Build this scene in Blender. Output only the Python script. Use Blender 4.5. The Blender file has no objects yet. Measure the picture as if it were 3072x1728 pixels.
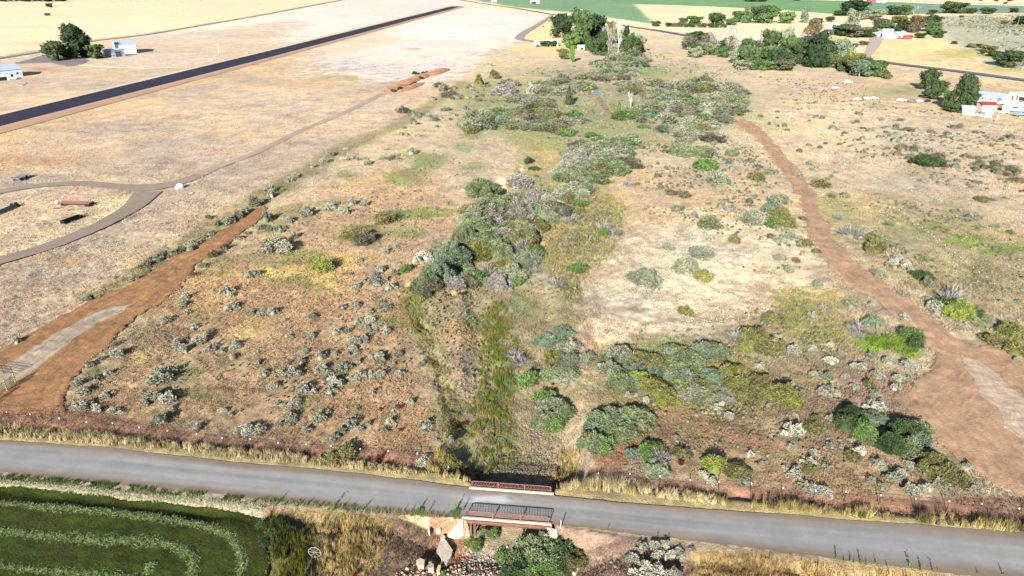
import bpy, math, random
import numpy as np
from mathutils import Vector
random.seed(7); RNG = np.random.default_rng(7)
SC = bpy.context.scene
COL = SC.collection
PI = math.pi
R = math.radians

# ------------------------------------------------------------------ camera
CH = 60.0; PITCH = R(24.7); F = 2048.0
cam_d = bpy.data.cameras.new('camera'); cam = bpy.data.objects.new('camera', cam_d); COL.objects.link(cam)
cam.location = (0, 0, CH); cam.rotation_euler = (PI/2 - PITCH, 0, 0)
cam_d.sensor_width = 36; cam_d.lens = 24.0; cam_d.clip_start = 0.5; cam_d.clip_end = 20000
SC.camera = cam

# ------------------------------------------------------------------ noise
_T = np.random.default_rng(11).random((256, 256))
def vnoise(x, y):
    xi = np.floor(x); yi = np.floor(y); fx = x-xi; fy = y-yi
    fx = fx*fx*(3-2*fx); fy = fy*fy*(3-2*fy)
    a = xi.astype(np.int64) & 255; b = yi.astype(np.int64) & 255; a1 = (a+1) & 255; b1 = (b+1) & 255
    return (_T[a, b]*(1-fx)+_T[a1, b]*fx)*(1-fy)+(_T[a, b1]*(1-fx)+_T[a1, b1]*fx)*fy
def fbm(x, y, s, o=4, seed=0):
    x = np.asarray(x, float)/s+seed*17.3; y = np.asarray(y, float)/s+seed*9.7
    v = 0; a = .5; t = 0
    for i in range(o):
        v = v+a*vnoise(x, y); t += a; a *= .55; x = x*2.03+3.1; y = y*2.03+1.7
    return v/t
def sst(a, b, x):
    t = np.clip((x-a)/(b-a), 0, 1); return t*t*(3-2*t)

# ------------------------------------------------------------------ pixel of the survey picture -> spot on the land
def ray(px, py):
    dx = (px-1536)/F; dy = (864-py)/F
    return dx, math.cos(PITCH)+dy*math.sin(PITCH), -math.sin(PITCH)+dy*math.cos(PITCH)
def flat(px, py, z=0.0):
    dx, dy, dz = ray(px, py); dz = min(dz, -0.004); t = (CH-z)/-dz
    return (dx*t, dy*t)
def pd_poly(x, y, pts):
    """distance to a polyline, and position along it 0..1"""
    x = np.asarray(x, float); y = np.asarray(y, float)
    best = np.full(x.shape, 1e9); tt = np.zeros(x.shape); n = len(pts)-1
    for i in range(n):
        ax, ay = pts[i]; bx, by = pts[i+1]; ex = bx-ax; ey = by-ay; L = ex*ex+ey*ey+1e-9
        t = np.clip(((x-ax)*ex+(y-ay)*ey)/L, 0, 1)
        d = np.hypot(x-ax-t*ex, y-ay-t*ey); m = d < best
        best = np.where(m, d, best); tt = np.where(m, (i+t)/n, tt)
    return best, tt
CREEK = [flat(*p) for p in [(1400, 2200), (1500, 1728), (1530, 1620), (1535, 1500), (1545, 1400), (1555, 1300), (1545, 1200), (1560, 1100), (1545, 980), (1520, 880), (1500, 800), (1555, 700), (1590, 600), (1640, 500), (1700, 420)]]
RT = [(-900, 1290), (-300, 1307), (0, 1322), (298, 1341), (768, 1394), (1066, 1420), (1415, 1464), (1655, 1486), (1983, 1520), (2304, 1540), (2662, 1568), (3072, 1599), (3500, 1630), (4200, 1680)]
RB = [(-900, 1380), (-300, 1398), (0, 1415), (298, 1447), (768, 1492), (1066, 1529), (1391, 1556), (1652, 1573), (1983, 1612), (2304, 1652), (2662, 1698), (3072, 1745), (3500, 1795), (4200, 1870)]
RTw = [flat(*p) for p in RT]; RBw = [flat(*p) for p in RB]
RC = [((a[0]+b[0])/2, (a[1]+b[1])/2) for a, b in zip(RTw, RBw)]
CUTS = [([flat(*p) for p in [(1205, 820), (1225, 880), (1252, 950), (1300, 1055), (1330, 1112), (1352, 1200), (1378, 1320), (1400, 1410)]], 1.15, .9, .5), ([flat(*p) for p in [(1478, 520), (1500, 548), (1528, 606), (1500, 650), (1450, 692), (1412, 732), (1392, 790), (1372, 850), (1345, 900)]], 1.9, 1.1, .5),
        ([flat(*p) for p in [(1740, 840), (1755, 900), (1748, 960), (1700, 1010)]], .8, .5, .4), ([flat(*p) for p in [(1565, 470), (1562, 520), (1600, 600), (1620, 700), (1630, 760)]], .9, .5, .5)]
HILL = flat(2850, 115)
def H0(x, y):
    x = np.asarray(x, float); y = np.asarray(y, float)
    g = sst(170, 420, y)
    h = g*((fbm(x, y, 150, 2, 3)-.5)*3.0*sst(-250, 60, x) + .0)
    d = np.hypot((x-HILL[0])/230, (y-HILL[1])/190)
    return h+9*np.exp(-d*d*1.6)
def H(x, y):
    x = np.asarray(x, float); y = np.asarray(y, float)
    h = H0(x, y)
    m = (np.abs(x) < 150) & (y < 300)
    if np.any(m):
        xs = x[m] if x.ndim else x; ys = y[m] if y.ndim else y
        d, t = pd_poly(xs, ys, CREEK); rd, _ = pd_poly(xs, ys, RC)
        so = ys < 65.4-.1*xs
        nr = np.where(so, sst(3.5, 2.85, rd), sst(6.0, 3.7, rd))                         # 1 close to the road, where the abutments hold the fill
        w = 4.9*nr+(1-nr)*(5.2+2.6*fbm(xs, ys, 13, 2, 5)+.8*so); b = .5*nr+(1-nr)*(3.0+2.5*fbm(xs, ys, 9, 2, 6)+2.2*so)
        dep = np.interp(t, [0, .16, .35, .6, .8, 1], [3.0, 2.7, 2.4, 1.6, .9, .25])
        c = -dep*(1-sst(w, w+b, d))
        dit = -.45*np.exp(-((rd-6.2)/1.3)**2)*(1-nr)    # shallow ditch along the road
        micro = (fbm(xs, ys, 2.2, 3, 8)-.5)*.30*sst(4.5, 7, rd)
        for P_, dp, hw, bw in CUTS:
            dc, tc = pd_poly(xs, ys, P_); c = c-dp*np.clip(2.6*fbm(xs, ys, 4.5, 2, 12)-.75, .12, 1)*(1-sst(hw*.5, hw+bw*1.6, dc+(fbm(xs, ys, 2.6, 3, 9)-.5)*2.6))*sst(0, .12, tc)*sst(1, .9, tc)*(1-nr)
        micro = micro*sst(150, 110, np.abs(xs))*sst(200, 150, ys); dit = dit*sst(150, 110, np.abs(xs))
        v = h[m]+c+micro+dit if h.ndim else h+c+micro+dit
        if h.ndim: h[m] = v
        else: h = v
    if h.ndim: pass
    return h
def at(px, py, z=0.0):
    dx, dy, dz = ray(px, py); dz = min(dz, -0.004)
    t0 = (CH-14)/-dz; t1 = (CH+5)/-dz
    for _ in range(26):
        t = (t0+t1)/2
        if CH+dz*t > float(H(dx*t, dy*t))+z: t0 = t
        else: t1 = t
    return (dx*t, dy*t, float(H(dx*t, dy*t)))
def mpp(x, y, z=0):
    """metres per survey pixel at that spot"""
    return (y*math.cos(PITCH)+(CH-z)*math.sin(PITCH))/F
def T(c, r, u, v): return (c*768+u/3.354, r*432+v/3.354)

# ------------------------------------------------------------------ colours & materials
def lin(c): 
    return tuple((v/255/12.92 if v/255 <= .04045 else ((v/255+.055)/1.055)**2.4) for v in c)
KA = 0.50
def al(c, k=KA): return tuple(v*k for v in lin(c))
MATS = {}
def nm(name):
    m = bpy.data.materials.new(name); m.use_nodes = True; nt = m.node_tree
    b = nt.nodes['Principled BSDF']; MATS[name] = m; return m, nt, b
def mat(name, rgb, rough=.8, metal=0, var=.12, scale=6, bump=0, spec=.3, rnd=0):
    """painted / plain surface with a little uneven wear"""
    if name in MATS: return MATS[name]
    m, nt, b = nm(name); N = nt.nodes; L = nt.links
    b.inputs['Roughness'].default_value = rough; b.inputs['Metallic'].default_value = metal
    b.inputs['Specular IOR Level'].default_value = spec
    tc = N.new('ShaderNodeTexCoord'); no = N.new('ShaderNodeTexNoise'); no.inputs['Scale'].default_value = scale; no.inputs['Detail'].default_value = 6
    L.new(tc.outputs['Object'], no.inputs['Vector'])
    mr = N.new('ShaderNodeMapRange'); mr.inputs[1].default_value = .3; mr.inputs[2].default_value = .7; mr.inputs[3].default_value = 1-var; mr.inputs[4].default_value = 1+var
    L.new(no.outputs['Fac'], mr.inputs[0])
    vm = N.new('ShaderNodeVectorMath'); vm.operation = 'SCALE'; vm.inputs[0].default_value = rgb; L.new(mr.outputs[0], vm.inputs['Scale'])
    L.new(vm.outputs[0], b.inputs['Base Color'])
    if bump:
        bp = N.new('ShaderNodeBump'); bp.inputs['Strength'].default_value = bump; bp.inputs['Distance'].default_value = .05
        L.new(no.outputs['Fac'], bp.inputs['Height']); L.new(bp.outputs[0], b.inputs['Normal'])
    return m
def leafmat(name, rgb, rnd=.25, trans=.0):
    """foliage: clump colour from the mesh, plant-to-plant variation"""
    if name in MATS: return MATS[name]
    m, nt, b = nm(name); N = nt.nodes; L = nt.links
    b.inputs['Roughness'].default_value = .75; b.inputs['Specular IOR Level'].default_value = .15
    at_ = N.new('ShaderNodeAttribute'); at_.attribute_name = 'Col'
    oi = N.new('ShaderNodeObjectInfo')
    mr = N.new('ShaderNodeMapRange'); mr.inputs[3].default_value = 1-rnd; mr.inputs[4].default_value = 1+rnd
    L.new(oi.outputs['Random'], mr.inputs[0])
    v1 = N.new('ShaderNodeVectorMath'); v1.operation = 'SCALE'; v1.inputs[0].default_value = rgb; L.new(mr.outputs[0], v1.inputs['Scale'])
    v2 = N.new('ShaderNodeVectorMath'); v2.operation = 'MULTIPLY'; L.new(v1.outputs[0], v2.inputs[0]); L.new(at_.outputs['Color'], v2.inputs[1])
    L.new(v2.outputs[0], b.inputs['Base Color'])
    return m
def vcolmat(name, rough=.9, fine=((.15, .15), (.7, .3), (4, .3), (14, .22)), bump=.8, bscale=4, bdist=.2):
    """land surface: colour from the mesh attribute, broken up by fine noise in world metres"""
    m, nt, b = nm(name); N = nt.nodes; L = nt.links
    b.inputs['Roughness'].default_value = rough; b.inputs['Specular IOR Level'].default_value = .1
    a = N.new('ShaderNodeAttribute'); a.attribute_name = 'Col'
    geo = N.new('ShaderNodeNewGeometry'); last = a.outputs['Color']
    for sc, amp in fine:
        no = N.new('ShaderNodeTexNoise'); no.inputs['Scale'].default_value = sc; no.inputs['Detail'].default_value = 5; no.inputs['Roughness'].default_value = .65
        L.new(geo.outputs['Position'], no.inputs['Vector'])
        mr = N.new('ShaderNodeMapRange'); mr.inputs[1].default_value = .28; mr.inputs[2].default_value = .72; mr.inputs[3].default_value = 1-amp; mr.inputs[4].default_value = 1+amp
        L.new(no.outputs['Fac'], mr.inputs[0])
        v = N.new('ShaderNodeVectorMath'); v.operation = 'SCALE'; L.new(last, v.inputs[0]); L.new(mr.outputs[0], v.inputs['Scale']); last = v.outputs[0]
    L.new(last, b.inputs['Base Color'])
    no = N.new('ShaderNodeTexNoise'); no.inputs['Scale'].default_value = bscale; no.inputs['Detail'].default_value = 4; no.inputs['Roughness'].default_value = .7
    L.new(geo.outputs['Position'], no.inputs['Vector'])
    bp = N.new('ShaderNodeBump'); bp.inputs['Strength'].default_value = bump; bp.inputs['Distance'].default_value = bdist
    L.new(no.outputs['Fac'], bp.inputs['Height']); L.new(bp.outputs[0], b.inputs['Normal'])
    return m

# ------------------------------------------------------------------ mesh helpers
def mesh_np(name, V, Fq, col=None, m=None, smooth=False):
    """V (n,3); Fq (k,3) or (k,4)"""
    me = bpy.data.meshes.new(name); V = np.asarray(V, np.float32); Fq = np.asarray(Fq, np.int32)
    k, n = Fq.shape
    me.vertices.add(len(V)); me.vertices.foreach_set('co', V.ravel())
    me.loops.add(k*n); me.loops.foreach_set('vertex_index', Fq.ravel())
    me.polygons.add(k); me.polygons.foreach_set('loop_start', np.arange(0, k*n, n, dtype=np.int32))
    if smooth: me.polygons.foreach_set('use_smooth', np.ones(k, bool))
    if col is not None:
        ca = me.color_attributes.new('Col', 'FLOAT_COLOR', 'POINT')
        c4 = np.ones((len(V), 4), np.float32); c4[:, :3] = col; ca.data.foreach_set('color', c4.ravel())
    if m: me.materials.append(m)
    me.update(calc_edges=True); return me
def tagp(o, label=None, cat=None, group=None, kind=None):
    if label: o['label'] = label
    if cat: o['category'] = cat
    if group: o['group'] = group
    if kind: o['kind'] = kind
    return o
def link(name, me, parent=None, loc=None):
    o = bpy.data.objects.new(name, me); COL.objects.link(o)
    if parent: o.parent = parent
    if loc: o.location = loc
    return o
def empty(name, loc=(0, 0, 0), rz=0, **k):
    o = bpy.data.objects.new(name, None); COL.objects.link(o); o.location = loc; o.rotation_euler = (0, 0, rz); o.empty_display_size = .2
    return tagp(o, **k)
class MB:
    def __init__(s): s.v = []; s.f = []
    def add(s, vs, fs):
        n = len(s.v); s.v += [tuple(v) for v in vs]; s.f += [tuple(i+n for i in f) for f in fs]; return s
    def box(s, c, d, rz=0, M=None):
        x, y, z = d[0]/2, d[1]/2, d[2]/2; cr, sr = math.cos(rz), math.sin(rz); vs = []
        for sz in (-z, z):
            for sx, sy in ((-x, -y), (x, -y), (x, y), (-x, y)):
                vs.append((c[0]+sx*cr-sy*sr, c[1]+sx*sr+sy*cr, c[2]+sz))
        return s.add(vs, [(3, 2, 1, 0), (4, 5, 6, 7), (0, 1, 5, 4), (1, 2, 6, 5), (2, 3, 7, 6), (3, 0, 4, 7)])
    def bar(s, a, b, r, n=6, r2=None):
        a = Vector(a); b = Vector(b); d = (b-a); 
        if d.length < 1e-6: return s
        q = d.to_track_quat('Z', 'Y'); r2 = r if r2 is None else r2; vs = []
        for p, rr in ((a, r), (b, r2)):
            for i in range(n):
                t = 2*PI*i/n; vs.append(p+q@Vector((rr*math.cos(t), rr*math.sin(t), 0)))
        fs = [(i, (i+1) % n, n+(i+1) % n, n+i) for i in range(n)]+[tuple(range(n-1, -1, -1)), tuple(range(n, 2*n))]
        return s.add(vs, fs)
    def prism(s, poly, z0, z1):
        n = len(poly); vs = [(p[0], p[1], z0) for p in poly]+[(p[0], p[1], z1) for p in poly]
        return s.add(vs, [tuple(range(n-1, -1, -1)), tuple(range(n, 2*n))]+[(i, (i+1) % n, n+(i+1) % n, n+i) for i in range(n)])
    def ring(s, profile, n=16, c=(0, 0, 0)):
        vs = []; k = len(profile)
        for r, z in profile:
            for i in range(n):
                t = 2*PI*i/n; vs.append((c[0]+r*math.cos(t), c[1]+r*math.sin(t), c[2]+z))
        fs = [(j*n+i, j*n+(i+1) % n, (j+1)*n+(i+1) % n, (j+1)*n+i) for j in range(k-1) for i in range(n)]
        fs += [tuple(range(n-1, -1, -1)), tuple((k-1)*n+i for i in range(n))]
        return s.add(vs, fs)
    def mesh(s, name, m, smooth=False):
        me = bpy.data.meshes.new(name); me.from_pydata(s.v, [], s.f); me.materials.append(m)
        if smooth:
            for p in me.polygons: p.use_smooth = True
        me.update(); return me
    def build(s, name, m, parent=None, loc=None, smooth=False):
        return link(name, s.mesh(name, m, smooth), parent, loc)
def bevel(o, w=.02, seg=2):
    b = o.modifiers.new('bevel', 'BEVEL'); b.width = w; b.segments = seg; b.limit_method = 'ANGLE'; return o
def tree_copy(src, loc, rz=0, sc=(1, 1, 1), **k):
    r = src.copy(); COL.objects.link(r); r.location = loc; r.rotation_euler = (0, 0, rz); r.scale = sc
    for key in ('label', 'group', 'kind'):
        if key in r: del r[key]
    tagp(r, **k)
    for ch in src.children:
        c = ch.copy(); COL.objects.link(c); c.parent = r
        for g in ch.children:
            d = g.copy(); COL.objects.link(d); d.parent = c
    return r
# ================================================================== LAND COLOURS
def smoothpoly(pts, n=4):
    return pts
def in_poly(x, y, P):
    ins = np.zeros(x.shape, bool); n = len(P); j = n-1
    for i in range(n):
        xi, yi = P[i]; xj, yj = P[j]
        c = ((yi > y) != (yj > y)) & (x < (xj-xi)*(y-yi)/((yj-yi) if yj != yi else 1e-9)+xi)
        ins ^= c; j = i
    return ins
PAINT = []
def poly(c, pts, soft=None, amt=1.0, nz=.5, world=False):
    P = pts if world else [flat(*p) for p in pts]
    PAINT.append(('p', P, c, soft, amt, nz))
def blob(c, cx, cy, rx, ry, amt=.8, rot=0, nz=1.5):
    """soft patch, centre and radii given in survey pixels"""
    a = flat(cx, cy); ux = flat(cx+rx*math.cos(rot), cy-rx*math.sin(rot)); uy = flat(cx-ry*math.sin(rot), cy-ry*math.cos(rot))
    PAINT.append(('b', (a, (ux[0]-a[0], ux[1]-a[1]), (uy[0]-a[0], uy[1]-a[1])), c, None, amt, nz))
def strip(c, pts, w, amt=1.0, nz=.4, soft=None):
    PAINT.append(('s', ([flat(*p) for p in pts], w), c, soft, amt, nz))
TAN = (216, 182, 146); OLV = (164, 156, 104); PNK = (205, 175, 150); GLD = (232, 196, 122); PALE = (240, 214, 165)
GRN = (130, 150, 75); DGR = (95, 118, 55); ORG = (180, 134, 94); BRN = (150, 112, 82); LIM = (160, 185, 55); RGT = (205, 172, 128)
# --- big fields, far to near
poly((214, 186, 152), [(-900, 1350), (-900, 300), (1000, -70), (1680, 30), (1600, 120), (1500, 165), (1390, 250), (1200, 372), (1060, 432), (900, 520), (760, 600), (560, 735), (430, 815), (328, 873), (212, 922), (110, 988), (0, 1064), (-900, 1500)], 1.2)
poly((232, 212, 192), [(560, -60), (1250, -70), (1670, 40), (1580, 110), (1470, 160), (1380, 235), (1250, 250), (1000, 230), (850, 130), (900, 60), (300, 120), (447, 112)], 6)
poly((234, 210, 164), [(-1500, 210), (0, 182), (149, 156), (268, 129), (447, 108), (768, 52), (1036, 0), (1200, -40), (-1500, -60)], 2)
poly((218, 178, 120), [(-200, 500), (0, 440), (300, 350), (700, 240), (900, 190), (1200, 120), (1180, 60), (700, 175), (0, 345), (-200, 400)], 5, .45)
poly(PALE, [(1500, 30), (1800, 62), (2067, 108), (2617, 180), (3072, 235), (3600, 300), (3600, -20), (1240, -30)], 3)
poly((232, 205, 140), [(1655, 50), (1560, 115), (1620, 150), (1700, 150), (1800, 60)], 2)
poly((236, 198, 128), [(1490, 165), (1600, 130), (1720, 150), (1680, 185), (1500, 200)], 5, .7)
# green crops at the top
poly((122, 156, 112), [(1380, -8), (1560, 24), (1780, 44), (1900, 62), (1975, 72), (1945, 50), (1905, 12), (2230, 22), (2330, 30), (2300, 8), (1700, -20)], 1.5)
poly((116, 156, 100), [(1900, 11), (2305, 26), (2500, 42), (2700, 44), (2830, 40), (2700, 8), (2200, -6), (1700, -14)], 1.5)
poly((124, 150, 126), [(2500, 2), (2640, 6), (2800, 12), (3072, 18), (3600, 26), (3600, 50), (3072, 38), (2900, 40), (2780, 42), (2640, 24)], 1.5)
poly((238, 212, 160), [(1906, 13), (2229, 28), (2225, 40), (2180, 60), (1980, 72), (1960, 55)], 1.5)
poly((225, 205, 165), [(2640, -2), (3072, 10), (3600, 20), (3600, 27), (3072, 16), (2800, 8)], 2)
# sage hill upper right
poly((178, 174, 144), [(2770, 50), (3072, 42), (3600, 50), (3600, 330), (3072, 225), (2960, 185), (2850, 152), (2780, 120), (2740, 95)], 4)
poly((238, 205, 142), [(2590, 180), (2640, 120), (2780, 118), (2850, 150), (2930, 180), (3072, 215), (3072, 232), (2617, 178)], 2)
blob((176, 170, 90), 2860, 170, 90, 12, .75); blob((176, 170, 90), 3010, 205, 80, 14, .6)
blob((180, 176, 100), 2500, 130, 60, 10, .6); blob((232, 204, 140), 3020, 52, 60, 8, .8)
# --- the property
poly((216, 190, 148), [(1500, 160), (1700, 170), (2300, 215), (2480, 215), (2520, 240), (2780, 300), (3072, 370), (3600, 420), (4200, 1700), (2900, 1700), (2200, 1480), (1650, 1440), (1500, 1300), (1400, 900), (1100, 1000), (300, 1300), (-300, 1300), (328, 880), (760, 610), (1200, 375), (1390, 255)], 3, 1)
poly((178, 146, 106), [(-200, 1260), (190, 1220), (250, 1110), (400, 980), (560, 860), (640, 790), (800, 760), (1050, 880), (1250, 950), (1320, 1380), (900, 1370), (400, 1300)], 9, .9)
poly((184, 152, 112), [(1760, 1420), (1780, 1300), (2050, 1180), (2350, 1080), (2560, 1060), (2750, 1160), (2900, 1480), (2600, 1500), (2200, 1460)], 8, .9)
poly((150, 144, 92), [(1440, 560), (1760, 560), (1900, 640), (1760, 800), (1720, 950), (1700, 1100), (1680, 1400), (1330, 1400), (1290, 1100), (1200, 950), (1200, 850), (1280, 800), (1400, 650)], 5, .5)
poly((150, 150, 104), [(1380, 270), (1560, 210), (1700, 190), (2000, 190), (2260, 280), (2240, 380), (1950, 430), (1900, 500), (1700, 600), (1560, 560), (1600, 450), (1380, 380)], 7, .55)
poly((166, 150, 98), [(1850, 1000), (2350, 900), (2600, 960), (2650, 1100), (2400, 1250), (2000, 1350), (1780, 1300), (1740, 1100)], 8, .5)
poly((178, 164, 108), [(2450, 600), (2700, 580), (3072, 700), (3400, 850), (3072, 950), (2900, 960), (2600, 780)], 8, .6)
poly((206, 168, 124), [(500, 1000), (520, 900), (760, 720), (1000, 560), (1300, 500), (1400, 700), (1200, 1000), (1300, 1340), (700, 1290), (250, 1230)], 6, .8)
poly((222, 190, 140), [(2500, 230), (3072, 250), (3600, 320), (3600, 420), (3072, 370), (2780, 340), (2550, 300)], 5, .8)
blob((180, 176, 105), 2680, 275, 110, 22, .8); blob((150, 160, 100), 2720, 268, 60, 14, .7)
poly((216, 190, 158), [(2330, 330), (2600, 330), (3072, 400), (3500, 480), (3500, 700), (3000, 600), (2700, 560), (2400, 460)], 8, .7)
# mound (pale bare ground right of the creek)
poly((248, 220, 176), [(1790, 880), (1850, 780), (1920, 700), (2080, 620), (2300, 640), (2430, 720), (2470, 820), (2420, 930), (2250, 950), (2100, 1000), (1900, 1010), (1770, 1040), (1745, 980)], 5, .95)
poly((250, 228, 184), [(1800, 900), (1850, 800), (1930, 740), (2100, 700), (2240, 740), (2250, 850), (2100, 920), (1900, 940)], 7, 1)
blob((212, 175, 130), 1990, 560, 180, 90, .6); blob((226, 190, 145), 2000, 470, 110, 25, .8); blob((208, 176, 132), 2200, 540, 130, 80, .5)
blob((196, 165, 130), 2130, 950, 150, 30, .5); blob((206, 182, 158), 2050, 700, 60, 26, .4)
# green and gold patches left of the creek
for c, cx, cy, rx, ry, am in [
    (GRN, 1290, 480, 90, 26, .8), (GRN, 1420, 500, 60, 20, .8), (GRN, 1230, 520, 60, 26, .7), (GRN, 1390, 440, 45, 30, .6), (GRN, 1430, 400, 40, 26, .7),
    (DGR, 1090, 700, 75, 28, .75), (GRN, 1280, 640, 90, 18, .75), (DGR, 1180, 645, 40, 18, .7), (GRN, 1230, 700, 80, 22, .6), (DGR, 880, 640, 60, 26, .45), (GRN, 900, 800, 90, 50, .55),
    (GRN, 1040, 525, 40, 12, .6), (GRN, 850, 560, 50, 22, .6), (GRN, 800, 680, 60, 20, .5), (GRN, 1000, 610, 60, 20, .4), (OLV, 760, 760, 60, 26, .6), (OLV, 650, 780, 60, 30, .7),
    (GLD, 960, 810, 120, 24, .75), (GLD, 1060, 775, 70, 14, .6), (GLD, 780, 970, 60, 34, .75), (GLD, 470, 1060, 90, 30, .6), (GLD, 1010, 1005, 50, 18, .6), (GLD, 440, 1080, 40, 14, .8), (GLD, 720, 1000, 40, 16, .5),
    (OLV, 560, 1130, 90, 60, .6), (OLV, 600, 960, 70, 26, .5), (GRN, 590, 1120, 30, 26, .5), (GRN, 620, 1185, 60, 22, .6), (OLV, 700, 1080, 90, 30, .4), (OLV, 850, 1120, 80, 36, .5), (GRN, 490, 1240, 60, 14, .7), (GRN, 330, 1255, 60, 10, .6),
    (OLV, 900, 1200, 80, 40, .5), (OLV, 430, 990, 70, 26, .5), (OLV, 300, 1110, 50, 30, .6), (GRN, 280, 1100, 30, 20, .5), (GRN, 370, 970, 40, 10, .5), (OLV, 1000, 1100, 60, 30, .4),
    (LIM, 972, 790, 28, 12, 1), (OLV, 460, 900, 50, 16, .6), (GRN, 1180, 960, 60, 22, .7), (OLV, 1240, 880, 40, 40, .8), (GRN, 1250, 900, 26, 40, .8), (OLV, 1280, 1010, 40, 50, .7), (DGR, 1250, 975, 20, 30, .6),
    (OLV, 1350, 1200, 50, 80, .8), (OLV, 1370, 1290, 60, 60, .8), (GRN, 1480, 1080, 60, 90, .8), (DGR, 1500, 1200, 50, 110, .75), (GRN, 1530, 1330, 60, 60, .7), (DGR, 1480, 1160, 30, 60, .6), (GRN, 1440, 950, 70, 40, .7), (GRN, 1560, 900, 60, 60, .6),
    (OLV, 1640, 740, 60, 80, .75), (OLV, 1780, 640, 70, 90, .7), (GRN, 1720, 880, 50, 50, .75), (OLV, 1700, 960, 50, 60, .7), (OLV, 1600, 500, 60, 60, .6), (GRN, 1620, 590, 60, 40, .6), (OLV, 1760, 740, 90, 30, .7), (DGR, 1760, 720, 60, 20, .5),
    ((205, 165, 125), 1600, 850, 40, 24, .7), ((215, 170, 120), 1390, 990, 60, 44, .7), ((205, 170, 140), 1400, 1090, 60, 60, .7), ((200, 165, 135), 1640, 1000, 24, 60, .8), ((205, 165, 140), 1760, 1010, 22, 60, .9), ((185, 158, 140), 1610, 1250, 26, 90, .85),
    ((160, 150, 125), 1560, 1360, 80, 36, .85), (GLD, 1720, 1380, 26, 60, .8), (GLD, 1340, 1400, 60, 30, .7), ((215, 165, 110), 1660, 690, 50, 36, .6),
    # right of the creek
    (OLV, 1960, 1180, 200, 70, .55), (GRN, 1900, 1060, 90, 30, .6), (OLV, 2120, 1060, 120, 40, .6), (GRN, 2010, 1020, 70, 22, .5), (OLV, 2380, 950, 90, 60, .7), (GRN, 2400, 920, 70, 26, .55), (OLV, 2300, 1170, 100, 50, .6), (GRN, 2350, 1190, 70, 40, .7),
    (LIM, 2650, 1030, 80, 26, 1), (LIM, 2720, 1060, 60, 22, 1), (LIM, 2590, 1010, 40, 20, .9), (OLV, 2480, 1010, 60, 36, .8), (OLV, 2540, 890, 60, 40, .5), (GLD, 2480, 890, 60, 20, .5), (PALE, 2790, 1110, 50, 26, .8),
    (GRN, 2800, 680, 60, 18, .8), (GRN, 2890, 720, 80, 18, .85), (LIM, 2880, 720, 60, 10, .5), (GRN, 3020, 750, 80, 20, .8), (OLV, 2850, 640, 90, 60, .6), (OLV, 2700, 700, 80, 50, .7), (OLV, 2560, 690, 50, 40, .7), (GRN, 2620, 720, 50, 16, .6), (OLV, 2500, 620, 50, 40, .7),
    (GRN, 2770, 770, 30, 18, .8), (OLV, 2960, 830, 90, 60, .6), (GRN, 2960, 960, 60, 36, .7), (LIM, 2900, 930, 40, 10, .6), (LIM, 2990, 1000, 50, 16, .7), (GRN, 2500, 770, 40, 20, .5), (OLV, 2750, 520, 100, 30, .5), (OLV, 2650, 580, 60, 20, .5),
    ((218, 186, 140), 2560, 560, 80, 30, .5), ((200, 160, 125), 2680, 780, 60, 24, .6), ((215, 180, 130), 2620, 860, 60, 30, .5), (OLV, 2100, 1290, 260, 26, .5), ((190, 150, 125), 2620, 1180, 130, 60, .6), ((195, 158, 135), 2550, 1130, 70, 30, .5), (OLV, 2350, 1330, 70, 30, .6), (GLD, 2480, 1130, 40, 20, .5),
    ((206, 172, 124), 2400, 1260, 100, 20, .5), ((212, 178, 150), 2700, 240, 260, 30, .3), ((210, 175, 150), 2450, 260, 160, 26, .6), ((212, 182, 148), 1850, 200, 200, 50, .5), ((150, 160, 95), 1900, 225, 120, 12, .6), ((226, 186, 140), 1700, 240, 60, 12, .6),
    ((132, 152, 80), 1850, 350, 420, 70, .5), ((140, 155, 85), 1450, 300, 80, 60, .5), ((130, 165, 85), 1950, 215, 60, 20, .7), ((160, 160, 100), 1620, 420, 60, 60, .5),
    ((190, 165, 115), 1650, 480, 90, 30, .6), ((214, 184, 138), 1500, 340, 60, 14, .5)]:
    blob(c, cx, cy, rx, ry, am)
# left stubble field details
for c, cx, cy, rx, ry, am in [((236, 200, 130), 370, 590, 30, 20, .9), ((240, 210, 150), 120, 700, 200, 8, .8), ((240, 215, 165), 330, 600, 60, 26, .7), ((228, 192, 112), 200, 785, 44, 12, .9), ((236, 206, 150), 540, 715, 36, 10, .9), ((236, 196, 130), 386, 790, 24, 12, .7),
    ((196, 150, 105), 60, 490, 130, 26, .6), ((188, 175, 145), 330, 520, 120, 30, .4), ((190, 158, 120), 260, 480, 70, 20, .4), ((195, 178, 160), 130, 830, 120, 40, .4), ((236, 206, 158), 400, 540, 120, 8, .7), ((190, 178, 145), 330, 730, 140, 16, .5),
    ((198, 175, 130), 1010, 232, 60, 8, .8), ((190, 170, 110), 1050, 236, 34, 5, .8), ((196, 160, 130), 1240, 146, 24, 4, .8), ((224, 178, 124), 900, 250, 140, 5, .7), ((196, 175, 120), 980, 262, 24, 4, .7), ((220, 190, 130), 870, 345, 30, 8, .8), ((200, 185, 150), 560, 380, 120, 18, .4),
    ((214, 150, 96), 130, 208, 60, 7, .8), ((210, 165, 110), 60, 260, 70, 10, .5), ((206, 192, 120), 360, 225, 40, 5, .7), ((184, 168, 130), 690, 108, 160, 8, .5), ((200, 190, 185), 550, 110, 220, 10, .5), ((178, 160, 140), 465, 156, 26, 3, .8),
    ((240, 218, 160), 500, 60, 300, 10, .5), ((206, 184, 120), 150, 130, 140, 8, .5), ((200, 178, 120), 70, 80, 120, 6, .5), ((236, 216, 205), 1350, 90, 160, 20, .6), ((208, 190, 190), 1300, 130, 100, 12, .3)]:
    blob(c, cx, cy, rx, ry, am)
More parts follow.
